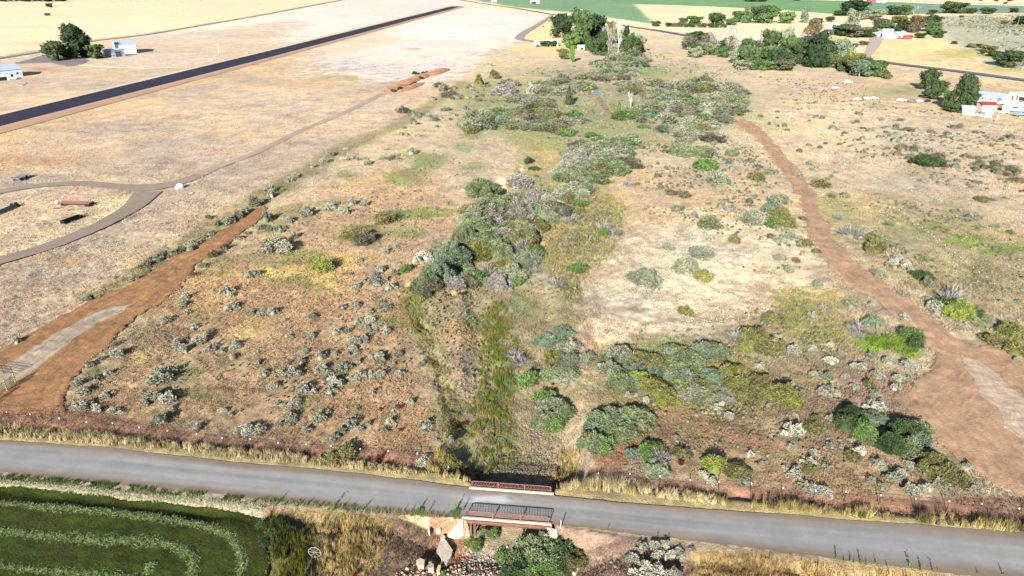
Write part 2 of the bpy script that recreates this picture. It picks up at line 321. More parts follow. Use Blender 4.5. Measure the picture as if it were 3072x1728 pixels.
strip((236, 210, 160), [(0, 760), (150, 710), (300, 650), (390, 590)], 3.5, .8)
strip((236, 208, 155), [(60, 500), (240, 520), (380, 545), (450, 548), (620, 500)], 4, .6)
strip((120, 125, 70), [(40, 770), (130, 745), (250, 700), (420, 640)], 1.2, .5)
strip((150, 140, 85), [(328, 880), (560, 740), (760, 605), (900, 520), (1060, 430), (1200, 370), (1390, 250)], 7, .7)
strip((150, 138, 118), [(0, 172), (149, 148), (268, 122), (447, 101), (768, 47), (1036, -3)], 9, .6)
# disturbed soil along the roadside fence
poly((166, 124, 98), [(-600, 1200), (0, 1225), (190, 1214), (400, 1255), (600, 1290), (900, 1326), (1250, 1348), (1310, 1388), (1150, 1384), (800, 1362), (500, 1325), (300, 1292), (0, 1266), (-600, 1240)], .8)
poly((166, 124, 98), [(1765, 1392), (2000, 1428), (2300, 1455), (2700, 1490), (3000, 1490), (3072, 1490), (4000, 1560), (4000, 1640), (3072, 1572), (2700, 1532), (2300, 1500), (2000, 1472), (1850, 1446), (1765, 1420)], .8)
poly((178, 124, 86), [(1780, 1380), (1850, 1310), (1960, 1230), (2010, 1230), (1930, 1310), (1900, 1400), (1800, 1405)], 1.5, .8)
poly((178, 130, 98), [(1940, 1230), (2100, 1240), (2300, 1300), (2420, 1340), (2300, 1350), (2080, 1290)], 2, .6)
# roadside verges and the bottom of the frame
poly((190, 170, 115), [(-600, 1262), (0, 1268), (400, 1305), (800, 1362), (1150, 1386), (1300, 1396), (1415, 1440), (1415, 1462), (1066, 1418), (768, 1392), (298, 1340), (0, 1321), (-600, 1300)], .7)
poly((196, 172, 112), [(1665, 1450), (1760, 1410), (1850, 1440), (2000, 1478), (2300, 1505), (2700, 1540), (3072, 1580), (4000, 1640), (4000, 1680), (3072, 1598), (2662, 1567), (2304, 1539), (1983, 1520), (1665, 1484)], .7)
poly((150, 122, 96), [(1370, 1600), (1240, 1560), (1050, 1535), (1040, 1728), (1200, 2100), (1700, 2100), (1950, 1728), (2050, 1640), (1800, 1592), (1660, 1580), (1500, 1610)], 1)
poly((180, 152, 92), [(790, 1520), (1066, 1536), (1180, 1560), (1150, 1640), (1080, 1728), (1050, 1900), (800, 1900), (780, 1700)], 1.5)
poly((120, 122, 50), [(800, 1530), (880, 1540), (960, 1620), (950, 1728), (930, 1850), (800, 1850)], 2, .8)
poly((60, 88, 28), [(780, 1540), (860, 1540), (880, 1600), (840, 1650), (790, 1640)], 1.5, .8)
poly((208, 172, 112), [(2060, 1640), (2304, 1660), (2662, 1704), (3072, 1750), (4000, 1860), (4000, 2400), (2000, 2400), (2060, 1728)], 1.2)
poly((170, 140, 118), [(1700, 1600), (1850, 1605), (2060, 1640), (2090, 1700), (2060, 1900), (1750, 1900)], 1.5, .9)
poly((150, 135, 118), [(1400, 1600), (1640, 1580), (1720, 1728), (1700, 1900), (1380, 1900)], 1, .8)
poly((176, 130, 98), [(1290, 1545), (1395, 1562), (1400, 1612), (1330, 1640), (1280, 1600)], .8, .9)
BASEC = (214, 190, 150)

def paint(x, y):
    x = np.asarray(x, float); y = np.asarray(y, float)
    c = np.empty((len(x), 3)); c[:] = lin(BASEC)
    n1 = fbm(x, y, 5, 4, 21); n2 = fbm(x, y, 28, 4, 22); n3 = fbm(x, y, 120, 3, 23)
    sc = np.clip(y/90, .7, 14)
    nz_a = n1*.5+n2*.5-.5
    for kind, g, col, soft, amt, nz in PAINT:
        cl = np.array(lin(col))
        if kind == 'p':
            xs = [p[0] for p in g]; ys = [p[1] for p in g]; s = soft or 1.5
            pad = s*14
            m = (x > min(xs)-pad) & (x < max(xs)+pad) & (y > min(ys)-pad) & (y < max(ys)+pad)
            if not m.any(): continue
            X = x[m]; Y = y[m]; S = s*np.clip(Y/110, .6, 8)
            ins = in_poly(X, Y, g); d, _ = pd_poly(X, Y, g+[g[0]])
            sd = np.where(ins, d, -d)+nz_a[m]*S*6*nz
            w = sst(-.6, .6, sd/S)*amt
        elif kind == 'b':
            a, u, v = g; ex = max(abs(u[0]), abs(v[0]))*1.9+abs(u[0])*.3+1; ey = (abs(u[1])+abs(v[1]))*1.9+1
            m = (np.abs(x-a[0]) < ex*1.3) & (np.abs(y-a[1]) < ey)
            if not m.any(): continue
            X = x[m]-a[0]; Y = y[m]-a[1]; det = u[0]*v[1]-u[1]*v[0]
            p = (X*v[1]-Y*v[0])/det; q = (u[0]*Y-u[1]*X)/det
            r = np.hypot(p, q)-(nz_a[m])*2.2*nz
            w = (1-sst(.45, 1.15, r))*amt
        else:
            P, wd = g; xs = [p[0] for p in P]; ys = [p[1] for p in P]; pad = wd*3
            m = (x > min(xs)-pad) & (x < max(xs)+pad) & (y > min(ys)-pad) & (y < max(ys)+pad)
            if not m.any(): continue
            d, _ = pd_poly(x[m], y[m], P); w = (1-sst(wd*.3, wd, d+nz_a[m]*wd*1.6*nz))*amt
        w = w[:, None]
        c[m] = c[m]*(1-w)+cl*w
    # low weeds and bare crumbs between the grass: greyer and darker flecks
    fa_ = 1-.6*sst(350, 700, y)
    crop = np.clip((c[:, 1]-c[:, 0])*12, 0, 1)
    n5 = fbm(x, y, 2.6, 4, 25); n6 = fbm(x, y, 9, 3, 26); sp_ = sst(.50, .66, n5*.7+n6*.3)*(1-crop)*.42*sst(-140, 20, x-(y-110)*-.45)*fa_
    sp_ = sp_[:, None]; c = c*(1-sp_)+np.array(lin((160, 138, 108)))*sp_
    g_ = c.mean(1, keepdims=True); c = g_*.12+c*.88
    # dry grass patchiness at every scale; distance ramp paints far ground as brighter lit
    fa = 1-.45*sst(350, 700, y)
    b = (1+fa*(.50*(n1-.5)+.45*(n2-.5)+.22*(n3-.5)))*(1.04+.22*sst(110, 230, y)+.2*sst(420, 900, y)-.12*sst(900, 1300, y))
    n4 = fbm(x, y, 1.1, 4, 24); b *= 1+.75*(n4-.5)*sst(300, 110, y)
    tint = np.stack([1+.16*(n2-.5), np.ones_like(n2)+.06*(n1-.5), 1-.35*(n2-.5)], 1)
    return np.clip(c*KA*b[:, None]*tint, .004, .9)

# ------------------------------------------------------------------ ground sheet
def ground():
    NX, NY = 860, 1150
    Y = 26*np.exp(np.linspace(0, math.log(7000/26), NY)); S = np.linspace(-1, 1, NX)
    YY, SS = np.meshgrid(Y, S, indexing='ij'); XX = SS*(YY*1.05+40)
    x = XX.ravel(); y = YY.ravel(); z = H(x, y)
    idx = np.arange(NX*NY).reshape(NY, NX)
    Fq = np.stack([idx[:-1, :-1].ravel(), idx[:-1, 1:].ravel(), idx[1:, 1:].ravel(), idx[1:, :-1].ravel()], 1)
    # keep the land below the roads' own surfaces
    d, _ = pd_poly(x, y, RC); z = z-.12*(1-sst(2.5, 3.6, d))
    z = z-(fbm(x, y, 1.0, 3, 57)*.30+fbm(x, y, 3.5, 2, 58)*.2)*sst(4.6, 6.5, d)*sst(330, 120, y)
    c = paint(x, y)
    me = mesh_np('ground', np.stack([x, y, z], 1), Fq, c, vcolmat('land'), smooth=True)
    return tagp(link('ground', me), kind='structure')
ground()

def sheet(name, P, c, zoff=.03, soft_edge=0, res=None, mname=None, kind='structure', fine=((.4, .12), (3, .12), (30, .18)), world=False, rag=.5, bump=.35):
    """a surface laid on the land, with its own edge; P = outline in survey pixels"""
    W = P if world else [flat(*p) for p in P]
    xs = [p[0] for p in W]; ys = [p[1] for p in W]
    x0, x1, y0, y1 = min(xs), max(xs), min(ys), max(ys)
    n = res or 220; sx = (x1-x0)/n; sy = (y1-y0)/n; s = max(sx, sy, .12); nx = max(3, int((x1-x0)/s)+2); ny = max(3, int((y1-y0)/s)+2)
    gx, gy = np.meshgrid(np.linspace(x0-s, x1+s, nx), np.linspace(y0-s, y1+s, ny), indexing='ij')
    x = gx.ravel(); y = gy.ravel()
    ins = in_poly(x, y, W); d, _ = pd_poly(x, y, W+[W[0]]); sd = np.where(ins, d, -d)+(fbm(x, y, 3+s*3, 3, 31)-.5)*rag*2
    idx = np.arange(nx*ny).reshape(nx, ny)
    q = np.stack([idx[:-1, :-1].ravel(), idx[1:, :-1].ravel(), idx[1:, 1:].ravel(), idx[:-1, 1:].ravel()], 1)
    keep = (sd[q] > 0).any(1); q = q[keep]
    used = np.unique(q); mp = -np.ones(nx*ny, int); mp[used] = np.arange(len(used)); q = mp[q]
    x = x[used]; y = y[used]; sd = sd[used]
    z = H(x, y)+zoff*np.clip(y/80, 1, 30)*sst(-s, s*1.2, sd)+.006-np.where(sd < 0, .02, 0)
    z = np.where(sd < -s*.2, z-.05, z)
    b = 1+.35*(fbm(x, y, 6, 4, 33)-.5)+.3*(fbm(x, y, 1.5, 3, 34)-.5)+.7*(fbm(sd*4+fbm(x, y, 9, 2, 36)*6, (x+y)*.12, 1, 3, 35)-.5)
    col = np.array(lin(c))*KA*b[:, None]
    me = mesh_np(name, np.stack([x, y, z], 1), q, col, MATS.get(mname) or vcolmat(mname or name, fine=fine, bump=bump), smooth=True)
    return tagp(link(name, me), kind=kind)

def ribbon(name, A, B, cf, zoff=.05, n=14, lenres=2.0, world=False, fine=((.35, .07), (6, .10), (45, .14)), useH0=True, mname=None, bump=.2):
    """road between two edge lines; cf(t across, x, y) -> colours"""
    A = A if world else [flat(*p) for p in A]; B = B if world else [flat(*p) for p in B]
    a = []; b = []
    for i in range(len(A)-1):
        L = math.dist(A[i], A[i+1]); k = max(1, int(L/lenres))
        for j in range(k):
            t = j/k; a.append((A[i][0]*(1-t)+A[i+1][0]*t, A[i][1]*(1-t)+A[i+1][1]*t)); b.append((B[i][0]*(1-t)+B[i+1][0]*t, B[i][1]*(1-t)+B[i+1][1]*t))
    a.append(A[-1]); b.append(B[-1]); a = np.array(a); b = np.array(b)
    # round the corners of the polyline
    for _ in range(3):
        a[1:-1] = (a[:-2]+2*a[1:-1]+a[2:])/4; b[1:-1] = (b[:-2]+2*b[1:-1]+b[2:])/4
    t = np.linspace(0, 1, n)[None, :, None]
    P = a[:, None, :]*(1-t)+b[:, None, :]*t; m = len(a)
    wob = (fbm(P[:, 0, 0], P[:, 0, 1], 2.5, 3, 41)-.5)*.35
    if name == 'road':
        dd = P[:, -1]-P[:, 0]; dd = dd/np.linalg.norm(dd, axis=1)[:, None]; P[:, 0] += dd*wob[:, None]*1.3; P[:, -1] += dd*((fbm(P[:, -1, 0], P[:, -1, 1], 2.0, 3, 42)-.5)*.5)[:, None]
    x = P[:, :, 0].ravel(); y = P[:, :, 1].ravel()
    z = (H0(x, y) if useH0 else H(x, y))+zoff
    idx = np.arange(m*n).reshape(m, n)
    q = np.stack([idx[:-1, :-1].ravel(), idx[:-1, 1:].ravel(), idx[1:, 1:].ravel(), idx[1:, :-1].ravel()], 1)
    tt = np.tile(np.linspace(0, 1, n), m)
    me = mesh_np(name, np.stack([x, y, z], 1), q, cf(tt, x, y)*KA, MATS.get(mname) or vcolmat(mname or name, fine=fine, bump=bump, bscale=14, bdist=.02), smooth=True)
    me.flip_normals()
    o = tagp(link(name, me), kind='structure'); return o
def offs(pts, w):
    """edge lines of a road of width w round a centre line given in survey pixels"""
    P = [np.array(flat(*p)) for p in pts]; A = []; B = []
    for i, p in enumerate(P):
        d = P[min(i+1, len(P)-1)]-P[max(i-1, 0)]; d = d/np.linalg.norm(d); nrm = np.array([-d[1], d[0]])
        wi = w[i] if isinstance(w, (list, tuple)) else w
        A.append(tuple(p+nrm*wi/2)); B.append(tuple(p-nrm*wi/2))
    return A, B
def cmix(a, b, w): return np.array(lin(a))[None]*(1-w[:, None])+np.array(lin(b))[None]*w[:, None]
def road_c(t, x, y):
    n = fbm(x, y, 4, 3, 51); d = np.abs(t-.5)*2+(n-.5)*.25
    c = cmix((166, 161, 155), (150, 134, 118), sst(.5, .92, d))
    tr = np.exp(-((t-.34)/.055)**2)+np.exp(-((t-.64)/.055)**2)
    L = fbm(t*7+x*.01, x*.035, 1, 4, 52)*.7+fbm(x, y, 1.2, 3, 54)*.3
    c = c*(1+.10*tr+.65*(L-.5)+.10*(n-.5))[:, None]
    a = flat(1470, 1497); e = np.hypot((x-a[0])/3.4, (y-a[1])/.8); w = (1-sst(.3, 1.1, e+(fbm(x, y, .7, 3, 53)-.5)*1.6))[:, None]*.75
    c = c*(1-w)+np.array(lin((232, 226, 228)))*w
    return c
ribbon('road', RTw, RBw, road_c, world=True, n=26, lenres=.8)
# pale patch of dust on the road by the bridge
def flatc(c, v=.2, s=3, sd=61):
    def f(t, x, y): return np.array(lin(c))[None]*(1+v*2*(fbm(x, y, s, 3, sd)-.5))[:, None]
    return f
# runway and its shoulders
RA = [(-500, 466), (0, 347), (768, 162.5), (1355, 19.4)]; RBt = [(-500, 512), (0, 380), (768, 183), (1385, 19.4)]
ribbon('runway', RA, RBt, flatc((62, 58, 72), .2, 12), zoff=.25, n=8, lenres=6, fine=((.1, .08), (2, .12)))
def sh_c(t, x, y): return cmix((214, 170, 128), (240, 218, 190), sst(.2, .8, t))
ribbon('runway_shoulder', [(-500, 456), (0, 339), (768, 158), (1345, 17)], RA, flatc((240, 216, 184), .15, 9), zoff=.18, n=4, lenres=6)
ribbon('runway_shoulder', RBt, [(-500, 540), (0, 402), (768, 192), (1400, 20)], lambda t, x, y: cmix((208, 178, 160), (208, 166, 130), sst(.1, .5, t+.4*(fbm(x, y, 12, 3, 9)-.5)))*(1+.2*(fbm(x, y, 20, 3, 8)-.5))[:, None], zoff=.18, n=6, lenres=6, mname='runway_shoulder')
# far roads
GV = (150, 134, 134)
def far_road(name, pts, w, c, z=.2, mname='far_gravel', lr=6):
    A, B = offs(pts, w); ribbon(name, A, B, flatc(c, .15, 8), world=True, zoff=z, n=5, lenres=lr, useH0=False, mname=mname)
far_road('highway', [(1780, 54), (1855, 74), (1960, 92), (2067, 112), (2200, 138), (2400, 166), (2617, 184), (2750, 200), (2900, 217), (3072, 239), (3500, 290)], 9, (128, 118, 132), z=.5)
far_road('road', [(1300, -12), (1376, -1), (1536, 24), (1660, 44), (1795, 57)], 9, (150, 140, 132), z=.5)
far_road('farm_road', [(1656, 46), (1610, 78), (1562, 108), (1556, 120), (1600, 127), (1680, 132)], [5, 8, 9, 10, 9, 7], (182, 166, 160), z=.35)
far_road('farm_road', [(-400, 245), (0, 176), (149, 152), (268, 125), (447, 104), (768, 49), (1036, -1)], 6, (152, 138, 130), z=.3)
far_road('driveway', [(2590, 181), (2610, 160), (2622, 140), (2632, 118), (2650, 112)], [5, 8, 11, 14, 10], (206, 186, 172), z=.4)
far_road('track', [(-60, 592), (0, 574), (104, 557), (238, 548), (358, 560), (447, 566), (540, 548), (600, 524)], [5, 5, 5, 5, 5.5, 9, 6, 4.5], (172, 152, 134), z=.07, mname='gravel_track', lr=2)
far_road('track', [(600, 524), (640, 505), (768, 458), (900, 392), (1036, 336), (1160, 275), (1240, 240)], [4.5, 4, 3.6, 3.6, 3.6, 4, 4], (196, 172, 152), z=.09, mname='faint_track', lr=2)
far_road('track', [(-300, 860), (0, 782), (149, 739), (298, 679), (402, 620), (445, 575)], [5.5, 5.5, 5, 5, 6, 8], (168, 149, 134), z=.09, mname='gravel_track', lr=2)
sheet('farm_yard', [(39, 191), (149, 161), (215, 160), (268, 182), (240, 197), (200, 199), (149, 188), (80, 191)], (156, 140, 138), zoff=.03, rag=2, mname='yard_gravel')
sheet('apron', [(229, 196), (330, 182), (462, 160), (560, 158), (690, 170), (560, 200), (432, 206), (290, 200)], (238, 212, 184), zoff=.035, rag=3, mname='apron_dirt')
# soil surfaces on the property
sheet('dirt_track', [(-300, 1190), (0, 1042), (110, 988), (164, 957), (212, 927), (328, 877), (400, 846), (447, 820), (492, 787), (581, 736), (641, 706), (700, 668), (768, 629), (800, 612), (772, 668), (700, 715), (655, 757), (585, 790), (560, 832), (500, 900), (447, 930), (388, 968), (313, 1031), (238, 1102), (206, 1162), (192, 1216), (196, 1240), (0, 1236), (-300, 1230)], ORG, rag=1.3, zoff=.03, res=420, fine=((.35, .18), (2.2, .22), (18, .22)), bump=.7)
sheet('gravel_driveway', [(-120, 1180), (0, 1098), (30, 1084), (167, 1001), (268, 944), (343, 921), (396, 912), (382, 933), (298, 968), (209, 1034), (134, 1091), (98, 1123), (48, 1150), (0, 1178), (-120, 1260)], (188, 168, 146), zoff=.06, rag=.9, res=300, fine=((.6, .08), (9, .16), (50, .22)), bump=.5)
sheet('dirt_track', [(2188, 362), (2240, 360), (2280, 384), (2344, 452), (2388, 505), (2418, 545), (2445, 585), (2454, 626), (2472, 668), (2500, 712), (2535, 758), (2590, 805), (2665, 865), (2760, 932), (2830, 985), (2900, 1035), (3000, 1040), (3072, 1030), (3500, 1100), (3500, 1560), (3072, 1492), (3019, 1478), (2930, 1432), (2862, 1362), (2806, 1300), (2766, 1244), (2700, 1200), (2751, 1150), (2800, 1100), (2815, 1060), (2770, 1015), (2700, 955), (2630, 900), (2560, 862), (2500, 808), (2470, 768), (2440, 720), (2424, 672), (2410, 626), (2400, 588), (2370, 546), (2340, 507), (2300, 456), (2255, 404), (2215, 380)], (200, 162, 128), zoff=.03, rag=1.7, res=460, fine=((.35, .16), (2.2, .2), (18, .2)), bump=.6)
sheet('gravel_driveway', [(2888, 1066), (2945, 1083), (3019, 1147), (3067, 1186), (3300, 1330), (3400, 1500), (3072, 1336), (3034, 1296), (2945, 1177), (2900, 1117)], (206, 182, 156), zoff=.065, rag=1.1, res=260, mname='gravel_driveway')
# ================================================================== PLANTS
def tufts(name, xy, h, w, nb, col, lean=.45, spread=.12, mname='grass_blades', zf=None, stem=True):
    """upright blades: xy (n,2), h,w arrays or numbers, col (n,3)"""
    rg = np.random.default_rng(len(xy)+nb); n = len(xy)
    x = np.repeat(xy[:, 0], nb); y = np.repeat(xy[:, 1], nb); N_ = n*nb
    hh = np.repeat(np.broadcast_to(h, n), nb)*rg.uniform(.6, 1.25, N_); ww = np.repeat(np.broadcast_to(w, n), nb)*rg.uniform(.7, 1.3, N_)
    sp = np.repeat(np.broadcast_to(spread, n), nb)
    a = rg.uniform(0, 2*PI, N_); rr = sp*np.sqrt(rg.random(N_)); x = x+rr*np.cos(a); y = y+rr*np.sin(a)
    z = (zf or H)(x, y)-.02
    t = rg.uniform(0, PI, N_); l = rg.uniform(0, lean, N_)*hh; la = rg.uniform(0, 2*PI, N_)
    dx = np.cos(t)*ww/2; dy = np.sin(t)*ww/2
    V = np.empty((N_, 3, 3)); V[:, 0] = np.stack([x-dx, y-dy, z], 1); V[:, 1] = np.stack([x+dx, y+dy, z], 1)
    V[:, 2] = np.stack([x+l*np.cos(la), y+l*np.sin(la), z+hh], 1)
    c = np.repeat(col, nb, 0)*rg.uniform(.75, 1.3, (N_, 1)); c = np.repeat(c[:, None], 3, 1)
    me = mesh_np(name, V.reshape(-1, 3), np.arange(N_*3).reshape(-1, 3), c.reshape(-1, 3), MATS.get(mname) or blademat(mname))
    return link(name, me)
def blademat(name):
    m, nt, b = nm(name); a = nt.nodes.new('ShaderNodeAttribute'); a.attribute_name = 'Col'
    nt.links.new(a.outputs['Color'], b.inputs['Base Color']); b.inputs['Roughness'].default_value = .8; b.inputs['Specular IOR Level'].default_value = .1
    return m
def scatter(W, dens, seed=1, world=False, fade=0):
    if not world: W = [flat(*p) for p in W]
    rg = np.random.default_rng(seed); xs = [p[0] for p in W]; ys = [p[1] for p in W]
    n = int((max(xs)-min(xs))*(max(ys)-min(ys))*dens)
    x = rg.uniform(min(xs), max(xs), n); y = rg.uniform(min(ys), max(ys), n); m = in_poly(x, y, W)
    if fade:
        x, y = x[m], y[m]; d, _ = pd_poly(x, y, W+[W[0]]); m = rg.random(len(x)) < sst(0, 1, d/fade+(fbm(x, y, fade*1.5, 2, seed)-.5)*1.2)
    return np.stack([x[m], y[m]], 1)
def keep_off_road(p, d=4.1):
    q, _ = pd_poly(p[:, 0], p[:, 1], RC); return p[q > d]
SOIL = [[flat(*q) for q in P] for P in ([(0, 1042), (212, 927), (447, 820), (641, 706), (790, 615), (772, 668), (655, 757), (560, 832), (447, 930), (313, 1031), (238, 1102), (192, 1216), (0, 1236), (-200, 1240), (-200, 1100)],
        [(2240, 360), (2344, 452), (2445, 585), (2472, 668), (2535, 758), (2665, 865), (2830, 985), (3072, 1030), (3400, 1200), (3400, 1540), (3019, 1478), (2862, 1362), (2766, 1244), (2720, 1180), (2815, 1060), (2700, 955), (2500, 808), (2440, 720), (2400, 588), (2300, 456)],
        [(-100, 592), (0, 590), (104, 570), (238, 556), (358, 568), (400, 580), (420, 600), (298, 672), (0, 776), (0, 800), (320, 692), (460, 600), (640, 512), (900, 398), (900, 388), (640, 498), (540, 540), (447, 556), (350, 548), (238, 538), (0, 562)])]
def off_soil(p):
    m = np.ones(len(p), bool)
    for P in SOIL: m &= ~in_poly(p[:, 0], p[:, 1], P)
    return p[m]

# short dry grass on the land: dense near, sparser clumps farther out
rg = np.random.default_rng(5)
def cover(y0, y1, dens, h, w, nb, spread, name, k, seed):
    W = [(-(y0*.95+24), y0), (y0*.95+24, y0), (y1*.9+24, y1), (-(y1*.9+24), y1)]
    p = off_soil(keep_off_road(scatter(W, dens, seed, True)))
    n = fbm(p[:, 0], p[:, 1], 6, 3, 70+seed); p = p[n > rg.uniform(.25, .62, len(p))]
    hf = in_poly(p[:, 0], p[:, 1], HAYW); p = p[~hf]
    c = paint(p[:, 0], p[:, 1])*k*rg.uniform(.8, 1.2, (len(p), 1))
    o = tufts(name, p, h*rg.uniform(.5, 1.4, len(p)), w, nb, c, .7, spread)
    return tagp(o, 'short dry grass tufts covering the open ground', 'grass', kind='stuff')
HAY = [(-500, 1440), (0, 1452), (120, 1461), (300, 1484), (500, 1505), (700, 1528), (775, 1545), (795, 1600), (800, 1680), (790, 1760), (780, 1990), (-500, 1990)]
HAYW = [flat(*p) for p in HAY]
cover(48, 92, 24, .21, .055, 4, .14, 'dry_grass', .78, 1)
cover(92, 150, 9, .22, .09, 4, .22, 'dry_grass', .78, 2)
cover(150, 330, 1.4, .26, .2, 4, .5, 'dry_grass', .7, 3)

# hay field
def blendf(p, a, b, s, sd):
    w = sst(.35, .65, fbm(p[:, 0], p[:, 1], s, 3, sd))[:, None]; return (np.array(lin(a))*(1-w)+np.array(lin(b))*w)*KA
sheet('hay_field', HAY, (70, 84, 34), zoff=.02, rag=.5, res=300, fine=((.4, .25), (3, .3), (20, .3)), bump=.8)
p = scatter(HAY, 42, 8); c = blendf(p, (66, 84, 34), (96, 76, 40), 4, 71)
c2 = blendf(p, (52, 66, 26), (112, 80, 42), 2, 72); c = (c+c2)/2*.92
tagp(tufts('mown_grass', p, .12, .045, 3, c, .6, .1), 'dark green mown stubble of the hay field', 'grass', kind='stuff')
def windrow(pts, w, h, col, label, dens=105, col2=None):
    P = [flat(*q) for q in pts]; rgw = np.random.default_rng(int(w*100)+len(P))
    Q = []
    for i in range(len(P)-1):
        L = math.dist(P[i], P[i+1]); k = max(1, int(L/.5))
        Q += [((P[i][0]*(1-j/k)+P[i+1][0]*j/k), (P[i][1]*(1-j/k)+P[i+1][1]*j/k)) for j in range(k)]
    Q = np.array(Q)
    for _ in range(4): Q[1:-1] = (Q[:-2]+2*Q[1:-1]+Q[2:])/4
    root = empty('hay_windrow', (float(Q[len(Q)//2][0]), float(Q[len(Q)//2][1]), 0), label=label, category=None) if False else None
    n = int(len(Q)*.5*w*dens); i = rgw.integers(0, len(Q)-1, n); t = rgw.random(n)[:, None]
    c0 = Q[i]*(1-t)+Q[i+1]*t; d = Q[i+1]-Q[i]; nr = np.stack([-d[:, 1], d[:, 0]], 1)/(np.linalg.norm(d, axis=1)[:, None]+1e-6)
    wv = w*(.35+1.0*fbm(c0[:, 0], c0[:, 1], 1.6, 4, 81))
    o_ = np.clip(rgw.normal(0, .27, n), -.6, .6)*wv; p = c0+nr*o_[:, None]
    prof = np.exp(-(o_/(wv*.33))**2)
    z = H0(p[:, 0], p[:, 1])+.05+h*prof*rgw.uniform(.2, 1.05, n)*(.5+fbm(p[:, 0], p[:, 1], 1.0, 2, 82))
    # strands of cut hay lying every way
    a = rgw.uniform(0, 2*PI, n); e = rgw.normal(.1, .35, n); l = rgw.uniform(.2, .5, n); ww = rgw.uniform(.015, .04, n)
    u = np.stack([np.cos(a)*np.cos(e), np.sin(a)*np.cos(e), np.sin(e)], 1)*l[:, None]/2
    v = np.stack([-np.sin(a), np.cos(a), rgw.normal(0, .5, n)], 1)*ww[:, None]/2
    C = np.stack([p[:, 0], p[:, 1], z], 1); org = C[len(C)//2].copy(); org[2] = 0; C = C-org
    V = np.stack([C-u-v, C+u-v, C+u+v, C-u+v], 1).reshape(-1, 3)
    cc = np.array(lin(col))*KA*rgw.uniform(.7, 1.3, (n, 1)); m2 = rgw.random(n) < .3
    cc[m2] = np.array(lin(col2 or (90, 108, 56)))*KA
    me = mesh_np('hay_windrow', V, np.arange(n*4).reshape(-1, 4), np.repeat(cc, 4, 0), MATS.get('grass_blades'))
    return tagp(link('hay_windrow', me, loc=tuple(org)), label, 'windrow')
windrow([(-200, 1492), (0, 1514), (89, 1518), (268, 1532), (447, 1552), (596, 1573), (686, 1603), (715, 1639), (732, 1683), (722, 1728), (700, 1790), (650, 1880)], 1.4, .13, (148, 162, 108), 'pale green hay windrow curving outermost across the dark mown field')
windrow([(-200, 1580), (0, 1594), (179, 1612), (298, 1621), (440, 1624), (507, 1632), (562, 1656), (584, 1686), (575, 1728), (560, 1800)], 1.7, .15, (144, 160, 104), 'pale green hay windrow making the inner curve of the mown field')
windrow([(-200, 1680), (0, 1700), (149, 1714), (298, 1726), (420, 1740)], 1.7, .15, (142, 158, 102), 'pale green hay windrow running straight along the bottom left corner')
windrow([(455, 1690), (450, 1712), (430, 1740)], 1.2, .2, (160, 178, 118), 'short faint heap of cut hay inside the innermost curve')
windrow([(-200, 1438), (0, 1447), (200, 1463), (350, 1481), (450, 1492), (600, 1502), (700, 1514), (768, 1522), (800, 1530)], 1.5, .12, (206, 200, 158), 'straw coloured windrow along the road edge of the hay field', dens=120, col2=(176, 186, 150))
def along(pts, w, dens, seed):
    P = [flat(*q) for q in pts]; rgw = np.random.default_rng(seed); out = []
    for i in range(len(P)-1):
        L = math.dist(P[i], P[i+1]); n = int(L*w*dens); t = rgw.random(n); o_ = rgw.uniform(-.5, .5, n)*w
        dx, dy = (P[i+1][0]-P[i][0])/L, (P[i+1][1]-P[i][1])/L
        out.append(np.stack([P[i][0]+dx*L*t-dy*o_, P[i][1]+dy*L*t+dx*o_], 1))
    return np.concatenate(out)
# green weeds on the field-side road verge
p = along([(-300, 1420), (0, 1432), (300, 1456), (450, 1472), (600, 1486), (768, 1503)], 1.1, 26, 3)
p = p[fbm(p[:, 0], p[:, 1], 1.6, 2, 90) > .42]
tagp(tufts('verge_weeds', p, .34, .07, 6, blendf(p, (70, 105, 45), (130, 145, 80), 2, 91)*.8, .6, .2), 'low green weeds between the road and the hay field', 'weeds', kind='stuff')
p = along([(768, 1500), (900, 1512), (1066, 1528), (1200, 1542), (1380, 1556)], 1.0, 12, 4)
tagp(tufts('verge_weeds', p, .4, .06, 5, blendf(p, (96, 128, 56), (160, 150, 95), 2, 92)*.8, .6, .2), 'scattered green weeds on the near verge before the bridge', 'weeds', kind='stuff')
# tall straw coloured grass on the far verge
def straw(pts, w, dens, h, seed, name='tall_dry_grass', label='', a=(232, 212, 160), b=(176, 158, 112), th=.36, s=1.4):
    p = along(pts, w, dens, seed); p = p[fbm(p[:, 0], p[:, 1], s, 3, seed+60) > th]
    q, _ = pd_poly(p[:, 0], p[:, 1], RC); p = p[q > 3.9]
    n = fbm(p[:, 0], p[:, 1], 3, 2, seed+61)
    o = tufts(name, p, h*(.35+1.1*n), .045, 12, blendf(p, a, b, .9, seed+62)*.95, .35, .2)
    return tagp(o, label, 'grass', kind='stuff')
straw([(-400, 1276), (0, 1292), (300, 1322), (600, 1356), (768, 1374), (900, 1384)], 3.0, 11, .9, 11, label='tall straw coloured grass on the far verge left of the bridge')
straw([(900, 1386), (1100, 1402), (1250, 1424), (1415, 1448)], 1.6, 10, .75, 12, label='tall straw coloured grass leading up to the bridge from the left')
straw([(1290, 1372), (1340, 1392), (1400, 1400)], 4.5, 9, 1.3, 19, label='tall ochre grass clumps on the bank beside the bridge', a=(200, 178, 108), b=(146, 140, 72))
straw([(1665, 1474), (1750, 1448), (1850, 1456), (2000, 1488), (2150, 1506)], 2.8, 13, 1.05, 13, label='tall straw coloured grass on the far verge right of the bridge', th=.33)
straw([(2150, 1509), (2400, 1530), (2662, 1555), (3072, 1585), (3500, 1620)], 1.6, 12, 1.15, 14, label='tall dry grass clumps along the far verge at the right', th=.47, a=(206, 184, 118), b=(110, 100, 64))
